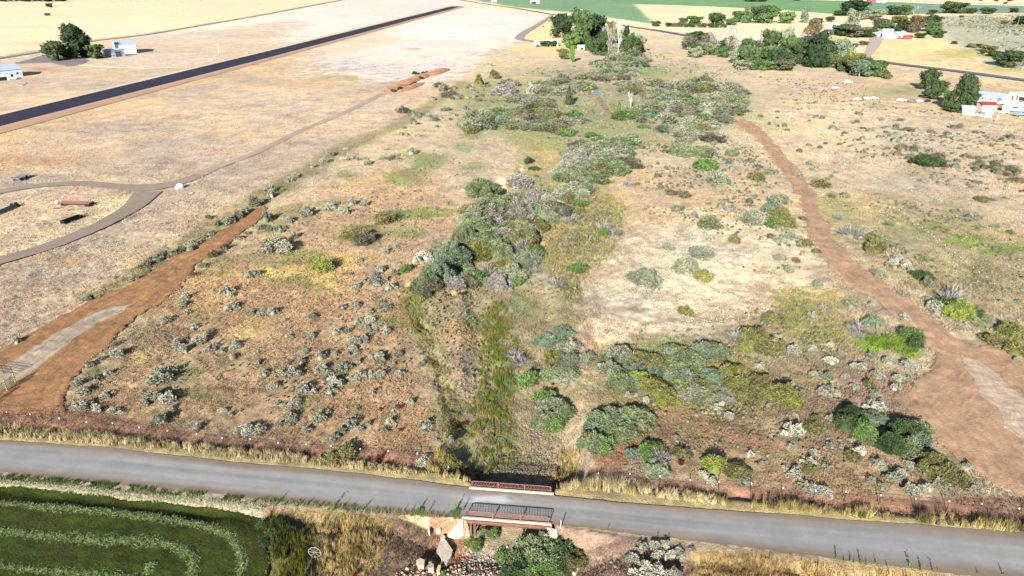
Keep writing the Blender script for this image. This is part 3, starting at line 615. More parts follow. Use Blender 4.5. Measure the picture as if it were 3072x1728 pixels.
straw([(1705, 1320), (1700, 1370), (1690, 1430)], 3.2, 9, .9, 15, label='golden grass on the right bank of the creek by the bridge', a=(216, 188, 128), b=(168, 150, 88))
def strawpoly(P, dens, h, seed, label, a, b, th=.36, nb=10, w=.045, name='tall_dry_grass', k=.9):
    p = scatter(P, dens, seed, fade=2.2); p = p[fbm(p[:, 0], p[:, 1], 1.6, 3, seed+60) > th]; q, _ = pd_poly(p[:, 0], p[:, 1], RC); p = p[q > 4.0]
    n = fbm(p[:, 0], p[:, 1], 3, 2, seed+61)
    return tagp(tufts(name, p, h*(.35+1.1*n), w, nb, blendf(p, a, b, 1.3, seed+62)*k, .35, .2), label, 'grass', kind='stuff')
strawpoly([(860, 1536), (1066, 1544), (1190, 1570), (1150, 1640), (1080, 1740), (900, 1740), (960, 1640)], 9, .8, 16, 'ochre standing grass between the hay field and the rubble', (208, 180, 120), (150, 132, 78))
strawpoly([(795, 1530), (880, 1540), (960, 1610), (960, 1728), (940, 1800), (800, 1800)], 12, 1.0, 17, 'dense olive and green weeds at the corner of the hay field', (150, 146, 52), (60, 84, 30), .3, name='tall_weeds', k=.6)
strawpoly([(2060, 1648), (2304, 1668), (2662, 1712), (3072, 1760), (3400, 1800), (3400, 1900), (2060, 1900)], 13, .7, 18, 'dry straw coloured grass filling the bottom right corner', (226, 190, 126), (170, 140, 92), .3)
strawpoly([(1440, 900), (1520, 880), (1560, 1000), (1540, 1150), (1560, 1350), (1480, 1390), (1400, 1420), (1400, 1200), (1430, 1050)], 15, .62, 21, 'green and olive grasses filling the bottom of the creek gully', (118, 132, 56), (165, 150, 90), .42, 7, .06, name='gully_grass')
strawpoly([(1190, 850), (1280, 850), (1290, 960), (1340, 1080), (1390, 1250), (1380, 1380), (1310, 1380), (1290, 1150), (1230, 1000), (1180, 920)], 8, .45, 22, 'olive grasses along the left bank of the creek gully', (140, 140, 70), (180, 155, 95), .42, 7, .06, name='gully_grass')
strawpoly([(1560, 620), (1800, 560), (1900, 620), (1850, 760), (1760, 860), (1730, 960), (1690, 940), (1640, 800), (1560, 800)], 3, .5, 23, 'olive green grasses on the slope between thicket and mound', (134, 140, 74), (190, 168, 105), .42, 6, .1, name='gully_grass')
strawpoly([(2560, 990), (2640, 1000), (2760, 1000), (2780, 1040), (2770, 1080), (2700, 1070), (2600, 1040)], 16, .45, 24, 'bright lime green weeds beside the bend of the right hand track', (146, 172, 62), (116, 142, 54), .2, 7, .08, name='lime_weeds', k=.8)
strawpoly([(2300, 860), (2500, 860), (2560, 960), (2540, 1040), (2440, 1060), (2320, 1000)], 7, .4, 25, 'olive yellow grasses on the flat inside the right hand track', (186, 176, 100), (150, 150, 84), .4, 6, .06)
strawpoly([(1950, 1040), (2250, 1030), (2350, 1180), (2200, 1260), (1960, 1240), (1780, 1180)], 7, .4, 26, 'yellow green grasses among the shrubs right of the creek', (160, 156, 80), (196, 164, 108), .42, 6, .06)
# hedge-weed stalks leaning over the road edge (throw thin shadows onto it)
stalk = None
def stalk_mesh(seed):
    r_ = random.Random(seed); V = []; Fc = []; C = []
    def tri(a, b, c, col): n = len(V); V.extend([a, b, c]); Fc.append((n, n+1, n+2)); C.extend([col]*3)
    for s in range(3):
        a = r_.uniform(0, 6.28); lx, ly = math.cos(a)*.1, math.sin(a)*.1; h = r_.uniform(.7, 1.0)
        tri((-.012, 0, 0), (.012, 0, 0), (lx, ly, h), (.5, .5, .3)); tri((0, -.012, 0), (0, .012, 0), (lx, ly, h), (.5, .5, .3))
        for k in range(16):
            z = r_.uniform(.1, 1)*h; q = z/h; px, py = lx*q, ly*q; b = r_.uniform(0, 6.28); l = r_.uniform(.06, .16)*(1.3-q)
            tri((px, py, z), (px+math.cos(b)*l, py+math.sin(b)*l, z+.04), (px+math.cos(b+.5)*l*.7, py+math.sin(b+.5)*l*.7, z-.05), (1, 1, 1))
    return mesh_np('roadside_weed', V, Fc, np.array(C), None)

# ------------------------------------------------------------------ shrub shapes (unit width, unit height)
def rnd_dir(rg, n, up=.0):
    v = rg.normal(0, 1, (n, 3)); v[:, 2] = v[:, 2]+up; return v/np.linalg.norm(v, axis=1)[:, None]
def cards(C, U, W_): return np.stack([C-U-W_, C+U-W_*.6, C+U+W_*.6, C-U+W_], 1).reshape(-1, 3)
def shrub(kind, seed, dense=1.0):
    rg = np.random.default_rng(seed); V = []; Cc = []
    nl = {'sage': 9, 'willow': 11, 'twig': 5, 'round': 9, 'bunch': 4, 'bigwillow': 26}[kind]
    ea = rg.uniform(0, 6.28)
    for l in range(nl):
        a = rg.uniform(0, 2*PI); r = ({'sage': .47, 'bigwillow': .43}.get(kind, .36))*math.sqrt(rg.random()) if l else 0
        if kind == 'sage': a = ea+rg.normal(0, 1.3)
        rad = rg.uniform(.13, .24) if kind in ('sage', 'bunch') else (rg.uniform(.10, .19) if kind == 'bigwillow' else rg.uniform(.2, .30))
        cx, cy = r*math.cos(a), r*math.sin(a)*rg.uniform(.7, 1); top = (1-.5*min(1, r/.40)**2)*rg.uniform(.6, 1.08)
        n = int({'sage': 120, 'willow': 300, 'twig': 90, 'round': 260, 'bunch': 44, 'bigwillow': 420}[kind]*dense)
        D = rnd_dir(rg, n, .35); D[:, 2] = np.where(rg.random(n) < .3, -1, 1)*np.abs(D[:, 2])
        hz = max(.3, top*.62); sh = rg.uniform(.55, 1.02, n)[:, None]
        base = np.array([cx, cy, top-hz]) ; C = base+D*np.array([rad, rad, hz])*sh
        C[:, 2] = np.clip(C[:, 2], .03, 1.1); lob = rg.uniform(.72, 1.28)
        if kind in ('willow', 'round', 'bigwillow'):
            U = (D*.6+rnd_dir(rg, n, .8)*.7); ln = rg.uniform(.035, .075, n)[:, None]; wd = rg.uniform(.010, .022, n)[:, None]
            if kind == 'round': ln *= .75; wd *= 1.6
            if kind == 'bigwillow': ln *= .72; wd *= .6
        elif kind == 'twig':
            foot = np.array([cx*.25, cy*.25, 0]); C = foot+(C-foot)*rg.uniform(.45, 1, n)[:, None]; U = (C-foot); U = U/np.linalg.norm(U, axis=1)[:, None]; ln = rg.uniform(.07, .16, n)[:, None]; wd = rg.uniform(.006, .012, n)[:, None]
        else:
            U = D*.7+rnd_dir(rg, n, .9)*.6; ln = rg.uniform(.03, .06, n)[:, None]; wd = rg.uniform(.016, .034, n)[:, None]
        U = U/np.linalg.norm(U, axis=1)[:, None]
        W_ = np.cross(U, rnd_dir(rg, n)); W_ = W_/(np.linalg.norm(W_, axis=1)[:, None]+1e-6)
        V.append(cards(C, U*ln, W_*wd)); c = lob*rg.uniform(.7, 1.3, n); Cc.append(np.repeat(c, 4))
    V = np.concatenate(V); c = np.concatenate(Cc)
    hv = np.repeat(rg.normal(0, .10, len(c)//4), 4); tw = np.repeat(rg.random(len(c)//4) < (.26 if kind in ('willow',) else .0), 4);  col = np.stack([c*(1+hv)*np.where(tw, 1.22, 1), c*np.where(tw, 1.04, 1), c*(.97+hv*.6)*np.where(tw, 1.28, 1)], 1); q = np.arange(len(V)).reshape(-1, 4)
    if kind != 'twig' or True:     # lumpy inner mass of branches and leaves
        nu, nv = 14, 6; vs = []; 
        ph = rg.uniform(0, 6, 4)
        for j in range(nv+1):
            e = j/nv*PI/2*.98
            for i in range(nu):
                t = 2*PI*i/nu; k = ({'twig': .16, 'sage': .2, 'bunch': .26, 'bigwillow': .24}.get(kind, .33))*(1+.18*math.sin(3*t+ph[0])+.12*math.sin(5*t+ph[1]+e*3))
                vs.append((k*math.cos(e)*math.cos(t), k*math.cos(e)*math.sin(t), ({'twig': .22, 'sage': .45, 'bigwillow': .42}.get(kind, .58))*math.sin(e)*(1+.12*math.sin(4*t+ph[2])*math.cos(e))))
        n0 = len(V); f = [(n0+j*nu+i, n0+j*nu+(i+1) % nu, n0+(j+1)*nu+(i+1) % nu, n0+(j+1)*nu+i) for j in range(nv) for i in range(nu)]
        V = np.concatenate([V, np.array(vs)]); q = np.concatenate([q, np.array(f)]); col = np.concatenate([col, np.full((len(vs), 3), .78)])
    return V, q, col
TONES = {'leaf': (98, 122, 74), 'silver': (182, 178, 158), 'sage': (154, 154, 132), 'pale': (194, 191, 170), 'willow': (130, 142, 102), 'blue': (126, 142, 114), 'greygreen': (154, 158, 130), 'grey': (160, 154, 144), 'lime': (146, 158, 76), 'olive': (130, 127, 80),
         'bright': (114, 142, 78), 'dark': (80, 98, 60), 'brown': (124, 108, 82), 'red': (116, 54, 38), 'bone': (205, 192, 182), 'yellow': (138, 138, 78), 'tan': (170, 154, 124), 'deep': (58, 78, 48), 'dusky': (118, 116, 94)}
WORD = {'leaf': 'mid green', 'silver': 'silvery', 'sage': 'grey-green', 'pale': 'pale whitish', 'willow': 'green', 'blue': 'blue-green', 'greygreen': 'dull grey-green', 'grey': 'dull grey', 'lime': 'lime green', 'olive': 'olive', 'bright': 'bright green', 'dark': 'dark green', 'brown': 'brownish', 'red': 'rust red', 'bone': 'bleached', 'yellow': 'yellow-olive', 'tan': 'straw coloured', 'deep': 'deep green', 'dusky': 'dusky olive-grey'}
LK = .50
_sm = {}
def shrub_me(kind, tone, var, name):
    key = (kind, tone, var)
    if key not in _sm:
        b = (kind, None, var)
        if b not in _sm: _sm[b] = shrub(kind, 100+var*7+len(kind))
        V, q, c = _sm[b]; _sm[key] = mesh_np(name, V, q, c, leafmat('foliage_'+tone, al(TONES[tone], LK), .16))
    return _sm[key]
PL = []          # (object, x, y, kind word, tone) waiting for labels
def plant(px, py, wpx, kind, tone, hr=.5, name='shrub', cat='shrub', low=None, var=None):
    x, y, z = at(px, py+wpx*.10); w = wpx*mpp(x, y, z)*((1.32 if wpx < 110 else 1.12) if kind in ('willow', 'twig') else 1.22)*(random.uniform(.75, 1.2) if kind == 'sage' else 1)
    if kind == 'willow' and wpx > 74: kind = 'bigwillow'
    var = random.randrange(6 if kind == 'sage' else 4) if var is None else var
    o = link(name, shrub_me(kind, tone, var, name), loc=(x, y, z-.03*w))
    o.rotation_euler = (0, 0, random.uniform(0, 6.28)); o.scale = (w*random.uniform(.92, 1.1), w*random.uniform(.6 if kind == 'sage' else .82, 1.0), w*hr*random.uniform(.7, 1.15))
    o['category'] = cat; PL.append((o, px, py, name, tone, w)); return o
def S(c, r, data, kind='sage', tone='silver', hr=.58, name='sagebrush', cat='sagebrush'):
    for d in data:
        u, v, w = d[:3]; tn = d[3] if len(d) > 3 else tone; px, py = T(c, r, u, v); wp = w/3.354
        if name == 'sagebrush' and tn == 'silver' and random.random() < .35: tn = 'sage'
        plant(px, py, wp, kind, tn, hr, name, cat)
S(0, 2, [(900,100,150),(170,540,170),(1880,80,170),(1830,160,160),(1650,330,150),(1880,250,80),(1940,390,100),(2110,430,90),(2300,190,150),(2290,40,150),(2540,250,140),(1770,560,130),(1860,620,170),(2000,530,130),(2130,590,120),(2240,630,120),(2080,500,80),(2350,580,100),(2330,700,80),(1150,560,90),(1030,700,110),(1190,670,120),(880,770,100),(1070,860,130),(950,910,100),(790,950,110),(830,1020,140),(750,1180,150),(860,1190,190),(930,1130,130),(1080,1080,120),(1000,1230,110),(1150,1240,130),(1650,890,200),(1400,1060,80),(1450,1150,150),(1590,1080,190),(1700,1120,180),(1740,1200,120),(1650,1330,190),(2230,1230,120),(2330,1270,100),(1980,1400,120),(2470,1430,150),(2380,1440,100)])
S(1, 2, [(60,240,150),(170,250,110),(560,280,130),(280,320,60),(310,480,110),(540,470,110),(480,640,120),(650,690,180),(790,650,100),(790,450,120),(930,420,110),(1120,240,110),(1020,330,130),(1140,320,120),(1300,200,120),(1260,140,100),(1210,380,90),(1100,390,110),(1190,440,90),(1110,470,110),(1310,430,120),(990,530,130),(1080,510,130),(970,600,110),(1000,650,90),(940,670,90),(1220,670,140),(1260,730,120),(1430,650,110),(1030,740,120),(900,790,170),(1380,750,100),(1440,860,130),(1250,870,100),(1020,890,180),(1150,870,110),(350,850,170),(460,750,100),(320,750,100),(30,750,120),(90,860,120),(660,810,110),(720,850,90),(160,990,130),(510,1020,150),(680,930,100),(800,960,170),(740,1040,160),(560,1060,80),(350,1160,150),(430,1140,110),(1180,1050,120),(340,1300,200),(660,1300,160),(480,1420,150),(30,1420,130),(240,1370,100),(190,1170,60),(1020,1220,90),(1380,1220,90),(950,1350,150),(1050,1310,90),(1040,1420,120),(1330,1350,110),(1570,1150,90),(1700,1390,130),(1270,1430,90),(1140,1370,90),(840,1440,100),(1660,760,90),(1660,650,80),(870,190,80,'grey'),(1000,170,90,'grey')])
S(0, 1, [(2540,600,150),(2480,680,130),(2400,720,130),(2290,770,150),(2200,800,120),(2110,900,130),(1930,1010,140),(1900,1060,120),(1830,1060,120),(1730,1100,150),(1640,1110,120),(1560,1150,120),(1470,1200,140),(1500,1270,100),(1380,1350,110),(1400,1230,90),(2400,940,100),(2270,1040,110,'brown'),(2160,1110,110,'brown'),(2030,1220,120),(1960,1310,90,'brown'),(2480,890,80),(2500,1310,170),(1150,1340,70),(2100,740,80,'olive')], tone='sage')
S(1, 1, [(20,600,60),(160,520,110),(150,460,110),(270,460,60),(330,370,110),(390,320,120),(560,220,90),(700,170,130),(760,100,120),(900,50,70),(920,140,120),(1020,150,80),(1130,190,110),(1090,140,80),(1280,140,80),(1370,140,120),(1400,110,90),(1560,90,110),(1320,50,70),(100,760,150),(60,830,90),(320,760,130),(240,850,170),(150,850,110),(500,660,140),(540,700,130),(720,640,130),(780,600,100),(880,650,130),(960,600,110),(920,680,150),(1100,600,110),(380,930,120),(430,800,60),(230,1010,250),(300,1050,200),(120,1060,150),(40,1080,100),(590,950,50),(1060,1170,80),(1290,1080,110),(1400,1030,80),(1000,1430,120),(1090,1370,120),(1190,1310,120),(1260,1270,110),(1310,1360,110),(1380,1300,100),(1700,1140,200,'pale'),(1600,1180,150,'pale'),(1770,1180,120,'pale'),(20,1300,90),(1800,640,80,'pale'),(2040,650,70,'pale'),(1010,100,50),(1420,610,60),(880,1310,50,'grey'),(950,1300,50,'grey'),(1220,1390,200),(1330,1440,150)])
S(3, 2, [(830,170,140),(1060,160,110),(450,270,90),(540,200,70),(1370,60,100,'sage'),(1640,180,190),(1720,220,150),(1620,110,100),(1690,260,110),(1370,300,100),(640,580,80),(740,650,100),(270,640,150),(90,500,120),(440,600,110),(640,740,140),(580,880,120,'sage'),(860,780,100),(960,790,140),(1030,660,130),(1080,850,120),(1220,740,130),(1400,770,130),(1460,790,90),(1110,890,100),(1320,920,130,'sage'),(1270,1010,100),(870,1000,120,'sage'),(1010,970,140,'olive'),(1100,1060,120),(640,1030,150,'sage'),(680,1060,90,'pale'),(560,1060,110),(1070,1180,150,'pale'),(1140,1130,90),(450,860,110),(780,890,80),(1470,990,70),(240,960,90),(260,1270,110),(240,1430,200,'pale'),(480,1320,120,'olive'),(630,1300,90),(1900,260,80),(2080,310,90,'pale'),(2500,720,110),(20,830,70),(2340,590,80)])
S(3, 3, [(210,140,120,'pale'),(240,10,150),(410,300,100,'pale'),(470,210,90),(640,150,80),(730,150,80),(950,200,150,'pale'),(840,90,80),(250,400,150),(450,560,180,'pale'),(530,580,150),(380,540,140),(1130,310,140,'pale'),(1170,370,110),(1060,490,90),(1150,560,130),(1330,400,150,'pale'),(1280,460,150),(1420,330,120),(1580,410,120),(1400,560,150,'pale'),(1500,570,160,'pale'),(1620,560,160),(1700,500,140),(1860,510,110),(2050,560,160),(2030,340,110),(1640,120,100),(560,330,80),(620,370,80),(1050,290,70)])
S(2, 3, [(1950,440,180,'pale'),(2000,480,120,'pale'),(2380,230,110,'pale'),(2350,500,130),(1650,60,110),(2520,310,80),(1240,1280,250,'pale'),(1180,1260,150),(1330,1380,200),(1450,1150,130),(1560,1140,120,'pale'),(1680,1180,120),(1300,1150,100),(1470,1260,150),(1620,1230,150),(1720,1250,110),(1810,1190,110),(1500,1420,180,'pale'),(1650,1440,190),(1400,1440,130)])
S(1, 3, [(760,60,150),(1710,290,170,'pale'),(1820,90,90),(1950,60,90)])
S(2, 2, [(1220,1040,110),(1270,1020,110),(1360,1130,100),(1150,1080,80),(1740,810,90),(1850,820,80),(1840,1020,80),(2120,1170,80),(2050,1220,120),(2190,1290,120),(2490,780,100),(930,450,90)], tone='pale')
W = lambda c, r, d: S(c, r, d, 'willow', 'willow', .52, 'willow_shrub', 'shrub')
W(1, 1, [(2280,470,330),(2400,560,250),(2300,680,320,'greygreen'),(2480,650,200),(2200,830,300),(2380,800,220,'grey'),(2100,950,250),(1960,1130,330,'blue'),(1880,1100,200),(2040,1230,230),(1830,1330,330,'blue'),(1720,1420,250),(2000,1400,200,'grey'),(2250,1090,300,'yellow'),(2450,1080,260),(2200,1350,260,'bright'),(2480,1250,250,'yellow'),(2450,1400,250,'grey'),(1500,1260,130,'bright'),(2520,850,200),(670,1240,190,'lime'),(1100,960,200,'dusky'),(1000,900,220,'olive'),(1300,760,180,'olive')])
W(2, 1, [(60,400,220,'grey'),(90,530,150),(160,180,110,'dark'),(230,250,100,'dark'),(520,280,250,'greygreen'),(700,250,230,'greygreen'),(800,90,250,'greygreen'),(900,30,200,'grey'),(1100,60,200),(1150,30,150),(650,180,250,'grey'),(900,200,200,'greygreen'),(1050,250,250),(850,180,120,'lime'),(860,90,90,'dark'),(540,290,220,'greygreen'),(740,320,200),(860,360,180),(600,480,260,'greygreen'),(740,470,180),(800,440,120,'grey'),(280,530,230,'grey'),(420,590,200,'greygreen'),(540,580,140,'olive'),(660,600,150,'bright'),(680,680,120,'olive'),(100,700,280,'grey'),(200,620,200,'greygreen'),(420,720,280,'greygreen'),(90,860,180,'olive'),(100,800,160),(930,900,120,'bright'),(650,1260,170,'bright'),(30,1380,150,'bright'),(1350,1350,300,'greygreen'),(1750,1230,300,'greygreen'),(1900,1100,200,'greygreen'),(1940,1340,180,'yellow'),(1960,800,220),(2440,760,230,'greygreen'),(2080,360,220,'greygreen'),(1960,220,220,'bright'),(1900,100,220),(2220,100,120),(1700,90,200),(1740,520,110,'dusky'),(1600,490,110,'dusky'),(1650,650,120,'greygreen'),(1180,400,100,'grey'),(1840,710,80,'grey'),(2190,660,90,'grey'),(2240,970,100,'olive'),(1580,1040,110,'greygreen'),(2450,340,180,'olive')])
W(2, 2, [(430,520,300,'blue'),(500,450,200,'blue'),(450,720,260,'yellow'),(400,880,200),(150,930,200,'bright'),(330,1100,180,'bright'),(420,1200,300,'greygreen'),(520,1250,250),(350,1330,260),(450,1370,200,'bright'),(1050,1300,380,'greygreen'),(900,1350,260),(1250,1280,300),(1100,1430,300),(1300,1380,180),(850,1430,200,'blue'),(1080,680,220,'greygreen'),(980,830,200,'greygreen'),(1080,950,250),(1270,930,250,'lime'),(1400,1000,250,'yellow'),(1550,1100,250,'yellow'),(1600,680,220,'blue'),(1750,740,320),(1900,640,250,'blue'),(2080,640,220),(1600,860,200),(1680,980,150,'lime'),(1700,1080,180,'greygreen'),(2050,900,250,'blue'),(2200,870,260,'yellow'),(2250,980,230,'yellow'),(2400,1040,280,'olive'),(2500,950,200,'olive'),(2450,520,300,'olive'),(2560,580,200,'olive'),(1740,230,140,'yellow'),(2370,600,120,'lime')])
W(3, 2, [(60,330,200,'olive'),(30,590,240,'olive'),(1060,360,160,'blue'),(1490,560,180,'dark'),(1760,160,170,'dark'),(1920,240,250,'lime'),(2070,260,170,'dark'),(2500,480,180,'yellow'),(2500,640,200,'yellow'),(2280,520,200,'olive'),(2450,420,250,'yellow'),(850,1300,250,'deep'),(1020,1300,250,'blue'),(780,1380,200,'dark'),(950,1430,280,'bright'),(1400,1430,280,'dark'),(1520,1400,200,'willow'),(460,1400,160,'olive'),(150,1080,300,'yellow'),(300,1060,160,'greygreen'),(1450,480,200,'bright')])
W(3, 3, [(1050,60,200),(1250,130,260,'dark'),(1420,150,240),(1520,60,200,'blue'),(1650,330,260,'olive'),(1800,420,300,'olive'),(1900,450,200,'yellow'),(850,250,150,'olive'),(420,370,120,'olive')])
W(2, 3, [(800,110,250),(920,130,220,'bright'),(1380,200,250,'bright'),(1200,220,150,'blue'),(1720,230,150,'olive'),(2030,340,200,'lime'),(2280,400,200,'olive'),(1450,370,250,'greygreen'),(250,1200,500),(450,1250,350,'dark'),(100,1350,400),(300,1400,400,'bright'),(600,1300,250,'olive'),(20,1400,260,'dark')])
W(1, 3, [(760,270,200,'olive'),(900,230,200,'olive'),(1940,330,200,'yellow'),(60,940,110,'dark'),(160,1040,120,'dark'),(250,930,100,'leaf'),(100,1120,110,'deep'),(200,1180,90,'dark'),(2480,1240,150,'bright'),(2240,1150,120,'bright'),(2150,1120,110,'lime'),(2300,1020,120,'willow'),(2400,1030,120,'bright'),(1640,800,80,'bright'),(2010,800,90,'bright'),(1870,1430,90,'lime')])
G_ = lambda c, r, d: S(c, r, d, 'twig', 'grey', .55, 'bare_shrub', 'bare shrub')
G_(1, 1, [(2320,1290,230),(2420,560,160),(1960,1400,180)])
G_(2, 1, [(610,760,200),(150,1150,340),(120,1050,250),(250,1280,200),(940,870,280),(1050,900,180),(450,1400,250),(60,350,180)])
G_(2, 2, [(600,790,230),(550,900,200),(60,740,230),(240,810,150),(1200,700,250),(2240,480,250),(1100,700,200),(20,660,200),(1850,520,120)])
G_(3, 2, [(900,420,220),(1830,100,300),(1950,110,200),(2560,600,150),(900,480,160)])
G_(2, 3, [(1250,250,200),(1500,280,250)])
G_(3, 1, [(820,900,230),(930,920,180)])
W(3, 1, [(1050,940,130,'olive'),(1060,1050,200,'olive'),(1600,180,250,'dark'),(1340,50,110,'olive'),(1220,800,90,'willow'),(640,520,80,'willow'),(1560,1330,170,'dark'),(530,400,170,'olive'),(130,770,260,'olive'),(60,800,160,'bright'),(1120,1310,130,'greygreen'),(510,1410,120,'greygreen'),(120,1150,110,'greygreen'),(280,1170,90,'olive'),(220,1260,110,'greygreen'),(390,1010,110,'olive'),(490,1080,90,'olive'),(100,560,180,'greygreen'),(50,660,200,'blue'),(30,280,120,'greygreen'),(2150,560,110,'olive'),(2440,240,110,'greygreen')])
S(3, 1, [(1280,1190,130,'pale'),(1380,1210,120,'pale'),(1310,1150,120,'pale'),(1420,1260,90,'pale'),(1200,1210,90),(1580,1400,130),(1730,570,90,'pale'),(1940,670,90,'pale'),(1850,670,80),(2010,740,110),(2120,740,120),(2140,840,100),(2300,830,80),(2440,880,90),(710,1010,110),(230,930,140),(90,960,90),(260,240,70),(420,190,80),(430,250,90),(480,510,70),(770,520,90),(690,730,110),(330,330,80),(640,320,100),(1570,370,90,'grey'),(1510,420,60),(2060,430,80),(2070,370,110),(2150,390,80),(2390,540,70),(2270,550,80),(1400,1080,70),(1260,1040,70)], tone='sage')
# rust red dock plants
for c, r, u, v, w in ((1,2,1780,760,90),(1,2,1820,890,70),(1,2,1260,1220,80),(1,2,1450,1200,120),(1,2,2090,1370,130),(1,2,2050,60,90),(1,2,1460,1430,80),(2,2,410,970,60),(2,2,180,870,30),(2,3,450,380,80),(2,3,470,440,70),(2,3,1700,320,110),(1,3,1240,280,150),(1,3,990,1440,110),(1,1,2020,1380,60),(1,1,2130,1400,70),(1,1,2250,1430,50)):
    px, py = T(c, r, u, v); plant(px, py, w/3.354*.62, 'twig', 'red', .9, 'dock_plant', 'dock plant')
# scattered small shrubs of the plain
def scat(P, n, kinds, wr, seed, name='desert_shrub', cat='shrub', hr=.5, kind='bunch'):
    r_ = random.Random(seed); W_ = P; k = 0; tries = 0; xs = [p[0] for p in P]; ys = [p[1] for p in P]
    while k < n and tries < n*40:
        tries += 1; px = r_.uniform(min(xs), max(xs)); py = r_.uniform(min(ys), max(ys))
        if not in_poly(np.array([px]), np.array([py]), P)[0]: continue
        g = flat(px, py); 
        if r_.random() > float(sst(.38, .60, fbm(np.array([g[0]]), np.array([g[1]]), 14, 2, seed))[0])+.12: continue
        if any(in_poly(np.array([g[0]]), np.array([g[1]]), Q)[0] for Q in SOIL[:2]): continue
        w = r_.uniform(*wr); plant(px, py, w, kind, r_.choice(kinds), hr, name, cat); k += 1
scat([(1900, 440), (2240, 420), (2330, 520), (2410, 640), (2440, 760), (2300, 760), (2050, 640), (1850, 520)], 90, ['dusky', 'sage', 'dusky', 'greygreen'], (14, 34), 1)
scat([(2260, 330), (2500, 340), (2560, 480), (2460, 560), (2380, 480)], 30, ['dusky', 'sage', 'olive'], (12, 26), 2)
scat([(2420, 340), (2700, 330), (3072, 400), (3072, 560), (2800, 500), (2550, 420)], 80, ['dusky', 'sage', 'sage', 'brown'], (14, 36), 3)
scat([(2700, 440), (3072, 470), (3072, 560), (2850, 500)], 26, ['dusky', 'brown', 'dusky'], (26, 48), 4)
scat([(1900, 150), (2300, 215), (2300, 280), (2000, 270), (1850, 200)], 30, ['dusky', 'sage'], (8, 18), 5)
scat([(1150, 400), (1300, 290), (1420, 230), (1480, 180), (1520, 200), (1420, 320), (1260, 420)], 48, ['dusky', 'greygreen', 'sage'], (14, 34), 6)
scat([(2100, 640), (2400, 660), (2420, 860), (2250, 900), (2100, 760)], 14, ['greygreen', 'sage'], (14, 30), 7)
W_THK = ['willow', 'greygreen', 'greygreen', 'greygreen', 'willow', 'blue', 'greygreen', 'greygreen', 'dusky', 'willow', 'olive', 'bright']
def thick(P, n, wr, seed, tones=W_THK, hr=.36): scat(P, int(n*1.6), tones, (wr[0]*.95, wr[1]*1.25), seed, 'willow_shrub', 'shrub', hr, 'willow')
W(1, 0, [(2200,1250,330,'greygreen'),(2450,1150,260,'willow'),(2500,930,220,'grey'),(2540,840,200,'greygreen'),(2150,1330,120,'olive'),(2330,1280,160,'willow'),(1900,1100,110,'greygreen'),(1960,960,160,'dusky'),(1880,900,120,'greygreen'),(1840,860,110,'dusky'),(1600,1150,130,'greygreen'),(1480,1120,120,'dusky')])
thick([(1640, 960), (1740, 960), (1760, 1090), (1740, 1160), (1650, 1150)], 5, (52, 72), 23, ['blue', 'greygreen', 'willow', 'greygreen'], hr=.5)
thick([(1480, 300), (1560, 268), (1700, 276), (1640, 318), (1500, 340)], 9, (30, 50), 22)
thick([(1420, 545), (1520, 530), (1540, 600), (1740, 620), (1730, 690), (1640, 690), (1640, 790), (1560, 830), (1400, 850), (1270, 870), (1270, 820), (1330, 720)], 22, (44, 76), 18, hr=.45)
thick([(1690, 430), (1890, 415), (1900, 480), (1800, 560), (1700, 590), (1680, 540), (1740, 480)], 26, (40, 66), 19)
thick([(1150, 965), (1290, 870), (1290, 830), (1130, 900)], 0, (40, 60), 20)
thick([(1830, 1060), (2080, 1050), (2330, 1090), (2300, 1180), (2060, 1190), (1860, 1140)], 14, (46, 80), 21, ['greygreen', 'blue', 'willow', 'yellow', 'greygreen', 'olive'], hr=.34)
thick([(1480, 340), (1560, 320), (1730, 350), (1770, 380), (1700, 400), (1600, 395), (1480, 360)], 46, (30, 56), 11)
thick([(1870, 350), (2000, 300), (2120, 260), (2240, 285), (2210, 350), (2120, 380), (2000, 360), (1900, 390)], 60, (26, 56), 12)
thick([(1600, 258), (1700, 232), (1900, 205), (1950, 215), (1880, 250), (1720, 270), (1640, 280)], 32, (24, 46), 13)
thick([(1900, 240), (2100, 235), (2240, 270), (2160, 300), (1980, 300), (1880, 280)], 36, (26, 50), 14)
thick([(1920, 390), (2080, 370), (2160, 410), (2080, 425), (1950, 405)], 22, (32, 56), 15)
thick([(1770, 160), (1900, 150), (1960, 200), (1930, 230), (1780, 190)], 24, (24, 44), 16)
thick([(1680, 430), (1780, 400), (1890, 440), (1890, 470), (1760, 500)], 14, (40, 70), 17)
